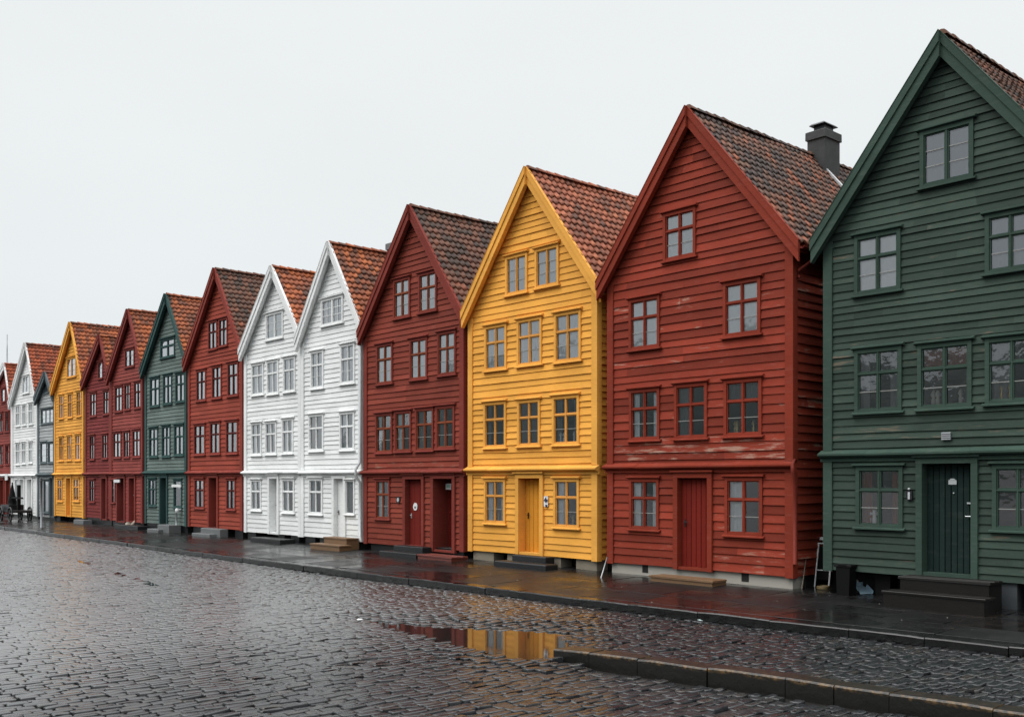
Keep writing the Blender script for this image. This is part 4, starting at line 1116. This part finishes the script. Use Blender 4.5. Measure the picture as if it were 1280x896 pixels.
# board stand in the alley, stick, coiled hose
X, Y = G(1024, 733, .1); X0, X1 = fx(1019.5, Y)[0], fx(1037, Y)[0]; o = ((X0 + X1)/2, Y, .1)
r = thing('pavement_board', o, 'dark notice board in a thin white frame leaning in the alley beside the green house', 'sign')
m = MB(); zt = P(1019, 679, Y)[1]
for xx in (X0, X1): m.tube([(xx, Y - .04, .09), (xx, Y + .12, zt)], .016, 8)
m.tube([(X0 - .016, Y + .12, zt), (X1 + .016, Y + .12, zt)], .016, 8); m.tube([(X0, Y + .02, .45), (X1, Y + .02, .45)], .012, 8)
m.build('frame', WHITEP, r, o); m = MB(); m.prism([(Y - .01, .25), (Y + .115, zt - .06), (Y + .13, zt - .06), (Y + .005, .25)], X0 + .03, X1 - .03); m.build('panel', BLACKP, r, o)
m = MB(); m.box(X0 - .02, X0 + .22, Y + .18, Y + .24, zt + .07, zt + .13); m.build('top_cap', WHITEP, r, o)
X, Y = G(1002, 735, .1); m = MB(); zt = P(1005, 699, Y)[1]
m.tube([(X, Y, .08), (X + .03, Y + .12, zt)], [.014, .012], 7); tag(m.build('stick', plain('grey_stick', (.28, .24, .19), .7), None, (X, Y, .08), True), 'thin pale stick leaning against the side of the chimneyed red house', 'stick')
X, Y = G(1029, 736, .1); m = MB()
m.tube([(X + (.12 + .01 * math.sin(k)) * math.cos(k * .5), Y + .1 * math.sin(k * .5), .1 + .0015 * k) for k in range(44)], .016, 6)
tag(m.build('coiled_hose', plain('ochre_hose', (.16, .12, .05), .6), None, (X, Y, .1), True), 'small ochre coiled hose at the left corner of the green house', 'hose')
X, Y = G(751, 722, .07); m = MB(); m.tube([(X, Y, .06), (X + .02, Y + .2, .55)], .014, 7)
tag(m.build('stick', WPIPE, None, (X, Y, .06), True), 'short pale pipe standing at the right corner of the bright yellow house', 'stick')
# handrail by the grey green house, prop at the rose house
X, Y = G(220.5, 667, .03); o = (X, Y, .03); r = thing('handrail', o, 'thin galvanised handrail standing outside the grey green house', 'handrail')
m = MB(); zt = P(222, 639, Y)[1]; m.tube([(X, Y, .02), (X, Y, zt)], .045, 8); m.build('post', ZINC, r, o, True)
m = MB(); m.tube([(X, Y, zt), (X + .25, Y + .25, zt + .15), (X + .75, Y + .75, zt + .45)], .04, 8); m.build('rail', ZINC, r, o, True)
m = MB(); m.lathe((X + .1, Y, zt - .06), [(.05, 0), (.1, .05), (.1, .15), (.05, .2)], 8); m.build('collar', WHITEP, r, o, True)
X, Y = G(160, 661, .05); m = MB(); m.tube([(X, Y, .05), (X + .5, Y + .9, 1.15)], [.09, .03], 7); m.lathe((X, Y, .03), [(.12, 0), (.14, .1), (.12, .3), (.05, .36)], 8)
tag(m.build('broom', plain('bleached_broom', (.38, .33, .27), .7), None, (X, Y, .05), True), 'pale broom leaning at the front of the rose red house', 'broom')
# slim grey pole before the small grey house
X, Y = G(51.7, 661, .0); o = (X, Y, 0); m = MB(); zt = P(51.7, 600, Y)[1]
r = thing('bollard_pole', o, 'slim grey metal pole on the pavement before the small grey house', 'pole')
m.tube([(X, Y, 0), (X, Y, zt)], .055, 10); m.build('pole', ZINCD, r, o, True); m = MB(); m.lathe((X, Y, zt), [(.07, -.02), (.075, .04), (.03, .09)], 10); m.build('cap', IRON, r, o, True); m = MB(); m.lathe((X, Y, 0), [(.14, 0), (.14, .03), (.06, .06)], 10); m.build('foot_plate', IRON, r, o, True)

# black hand cart with upright and crossbar
X, Y = G(19, 651, .02); o = (X, Y, .02)
r = thing('hand_cart', o, 'black hand cart with a tall post and crossbar before the far white house', 'cart')
m = MB(); m.cbox(X - 1.5, X + 1.5, Y - .45, Y + .45, .52, .66, .03, .02); m.box(X - 1.4, X + .2, Y - .4, Y + .4, .66, .95); m.build('bed', IRON, r, o)
for (dx, dy) in ((-.9, -.52), (-.9, .52), (.9, -.52), (.9, .52)):
    w_ = MB(); wx, wy = X + dx, Y + dy
    for rr, yy in ((.40, .05),):
        pts = [(wx + rr * math.cos(t_), wy, .42 + rr * math.sin(t_)) for t_ in np.linspace(0, 2 * math.pi, 20)]
        w_.tube(pts, .045, 6)
    for k in range(8):
        t_ = k * math.pi / 4; w_.tube([(wx, wy, .42), (wx + .38 * math.cos(t_), wy, .42 + .38 * math.sin(t_))], .018, 5)
    w_.tube([(wx, wy - .08, .42), (wx, wy + .08, .42)], .07, 8); w_.build('wheel', IRON, r, o, True)
xp = fx(23.5, Y)[0]; zt = P(23.5, 606, Y)[1]; zc = P(22, 622, Y)[1]
m = MB(); m.box(xp - .11, xp + .11, Y - .08, Y + .08, .66, zt); m.build('post', BLACKP, r, o)
m = MB(); m.box(fx(13, Y)[0], fx(31, Y)[0], Y - .14, Y - .081, zc - .05, zc + .05); m.build('crossbar', BLACKP, r, o)
xs2 = fx(16.5, Y)[0]; m = MB(); m.lathe((xs2, Y - .05, .9), [(.22, 0), (.24, .2), (.16, .6), (.09, .95), (.03, 1.25), (.05, 1.32)], 10); m.build('folded_parasol', BLACKP, r, o, True)

# ship masts beyond the far roofs
Xm, Ym = fx(9, 34)[0], 34
dm = fx(9, 34)[1]; zt = H - (418 - YH) * dm / F
r = thing('ship_mast', (Xm, Ym, 0), 'faint thin ship mast with rigging beyond the far left roofs', 'mast')
MST = plain('grey_mast', (.62, .65, .67), .6, .1)
m = MB(); m.tube([(Xm, Ym, 0), (Xm, Ym, zt)], [.09, .03], 6); m.build('spar', MST, r, (Xm, Ym, 0), True)
m = MB()
for z_ in (.55, .72, .88): m.tube([(Xm - 1.1 * (1.3 - z_), Ym, zt * z_), (Xm + 1.1 * (1.3 - z_), Ym, zt * z_)], .022, 5)
m.build('yard', MST, r, (Xm, Ym, 0), True)
m = MB()
for s_ in (-1, 1):
    m.tube([(Xm, Ym, zt * .97), (Xm + s_ * 1.6, Ym, zt * .45)], .015, 4); m.tube([(Xm, Ym, zt * .8), (Xm + s_ * 2.2, Ym, zt * .3)], .015, 4)
m.build('rigging', MST, r, (Xm, Ym, 0))

# unseen hill range behind the viewer, added to darken lower window reflections
m = MB(); hx = np.linspace(-1000, 900, 60); hz_ = [122 + 26 * math.sin(x * .006) + 14 * math.sin(x * .021 + 1) + random.uniform(-3, 3) for x in hx]
for k in range(59):
    for (y0, f0, y1, f1) in ((-520, 0, -640, .55), (-640, .55, -800, 1.0)):
        m.face([(hx[k], y0, -1 + hz_[k] * f0), (hx[k], y1, -1 + hz_[k] * f1), (hx[k+1], y1, -1 + hz_[k+1] * f1), (hx[k+1], y0, -1 + hz_[k+1] * f0)])
tag(m.build('unseen_hills', plain('dark_hill', (.05, .065, .06), .9, .3, .02), None, (0, 0, 0), True), kind='structure')

# damp air along the quay
HAZE = 0.0
if HAZE > 0:
    t = NT('damp_air'); pv_ = t.n('ShaderNodeVolumePrincipled', Color=(.86, .92, .96, 1), Density=HAZE, Anisotropy=.3)
    t.t.links.new(pv_.outputs[0], t.n('ShaderNodeOutputMaterial').inputs[1])
    m = MB(); m.box(-1250, 1250, -1250, 1250, -2.5, 130); tag(m.build('haze', t.m), kind='stuff')

# ------------------------------------------------------------------ sky and sun
SUN_EL, SUN_AZ = R(48), R(205)     # azimuth: clockwise from +Y
w = bpy.data.worlds.new('World'); sc.world = w; w.use_nodes = True
wt = w.node_tree; wt.nodes.clear()
class WN(NT):
    def __init__(s): s.t = wt
t = WN()
sky = t.n('ShaderNodeTexSky', {'sky_type': 'NISHITA', 'sun_disc': False, 'sun_elevation': SUN_EL, 'sun_rotation': SUN_AZ}).outputs[0]
gen = t.n('ShaderNodeTexCoord').outputs['Generated']
z = t.n('ShaderNodeSeparateXYZ', Vector=gen).outputs[2]
n1 = t.noise(gen, 2.2, 5, .55, (1, 1, 3)); n2 = t.noise(gen, .9, 2, .5)
lo = t.mix(t.sstep(z, -.02, .38), (8.0, 8.45, 8.58), (8.75, 9.08, 9.12))
hi = t.mix(t.sstep(z, .42, .95), lo, (33, 33.6, 34))
k = t.math('ADD', .93, t.math('ADD', t.math('MULTIPLY', n1, .09), t.math('MULTIPLY', n2, .05)))
cl = t.mix(1.0, hi, t.n('ShaderNodeCombineColor', Red=k, Green=k, Blue=k).outputs[0], 'MULTIPLY')
mx = t.mix(.95, sky, cl)
bg = t.n('ShaderNodeBackground', Color=mx, Strength=.1).outputs[0]
t.t.links.new(bg, t.n('ShaderNodeOutputWorld').inputs[0])
sl = bpy.data.lights.new('sun', 'SUN'); sl.energy = 1.5; sl.angle = R(40); sl.color = (1, .975, .94)
so = bpy.data.objects.new('sun', sl); col.objects.link(so)
dirv = (math.sin(SUN_AZ) * math.cos(SUN_EL), math.cos(SUN_AZ) * math.cos(SUN_EL), math.sin(SUN_EL))
import mathutils
so.rotation_euler = mathutils.Vector(dirv).to_track_quat('Z', 'Y').to_euler()
so.location = (-20, -20, 40)
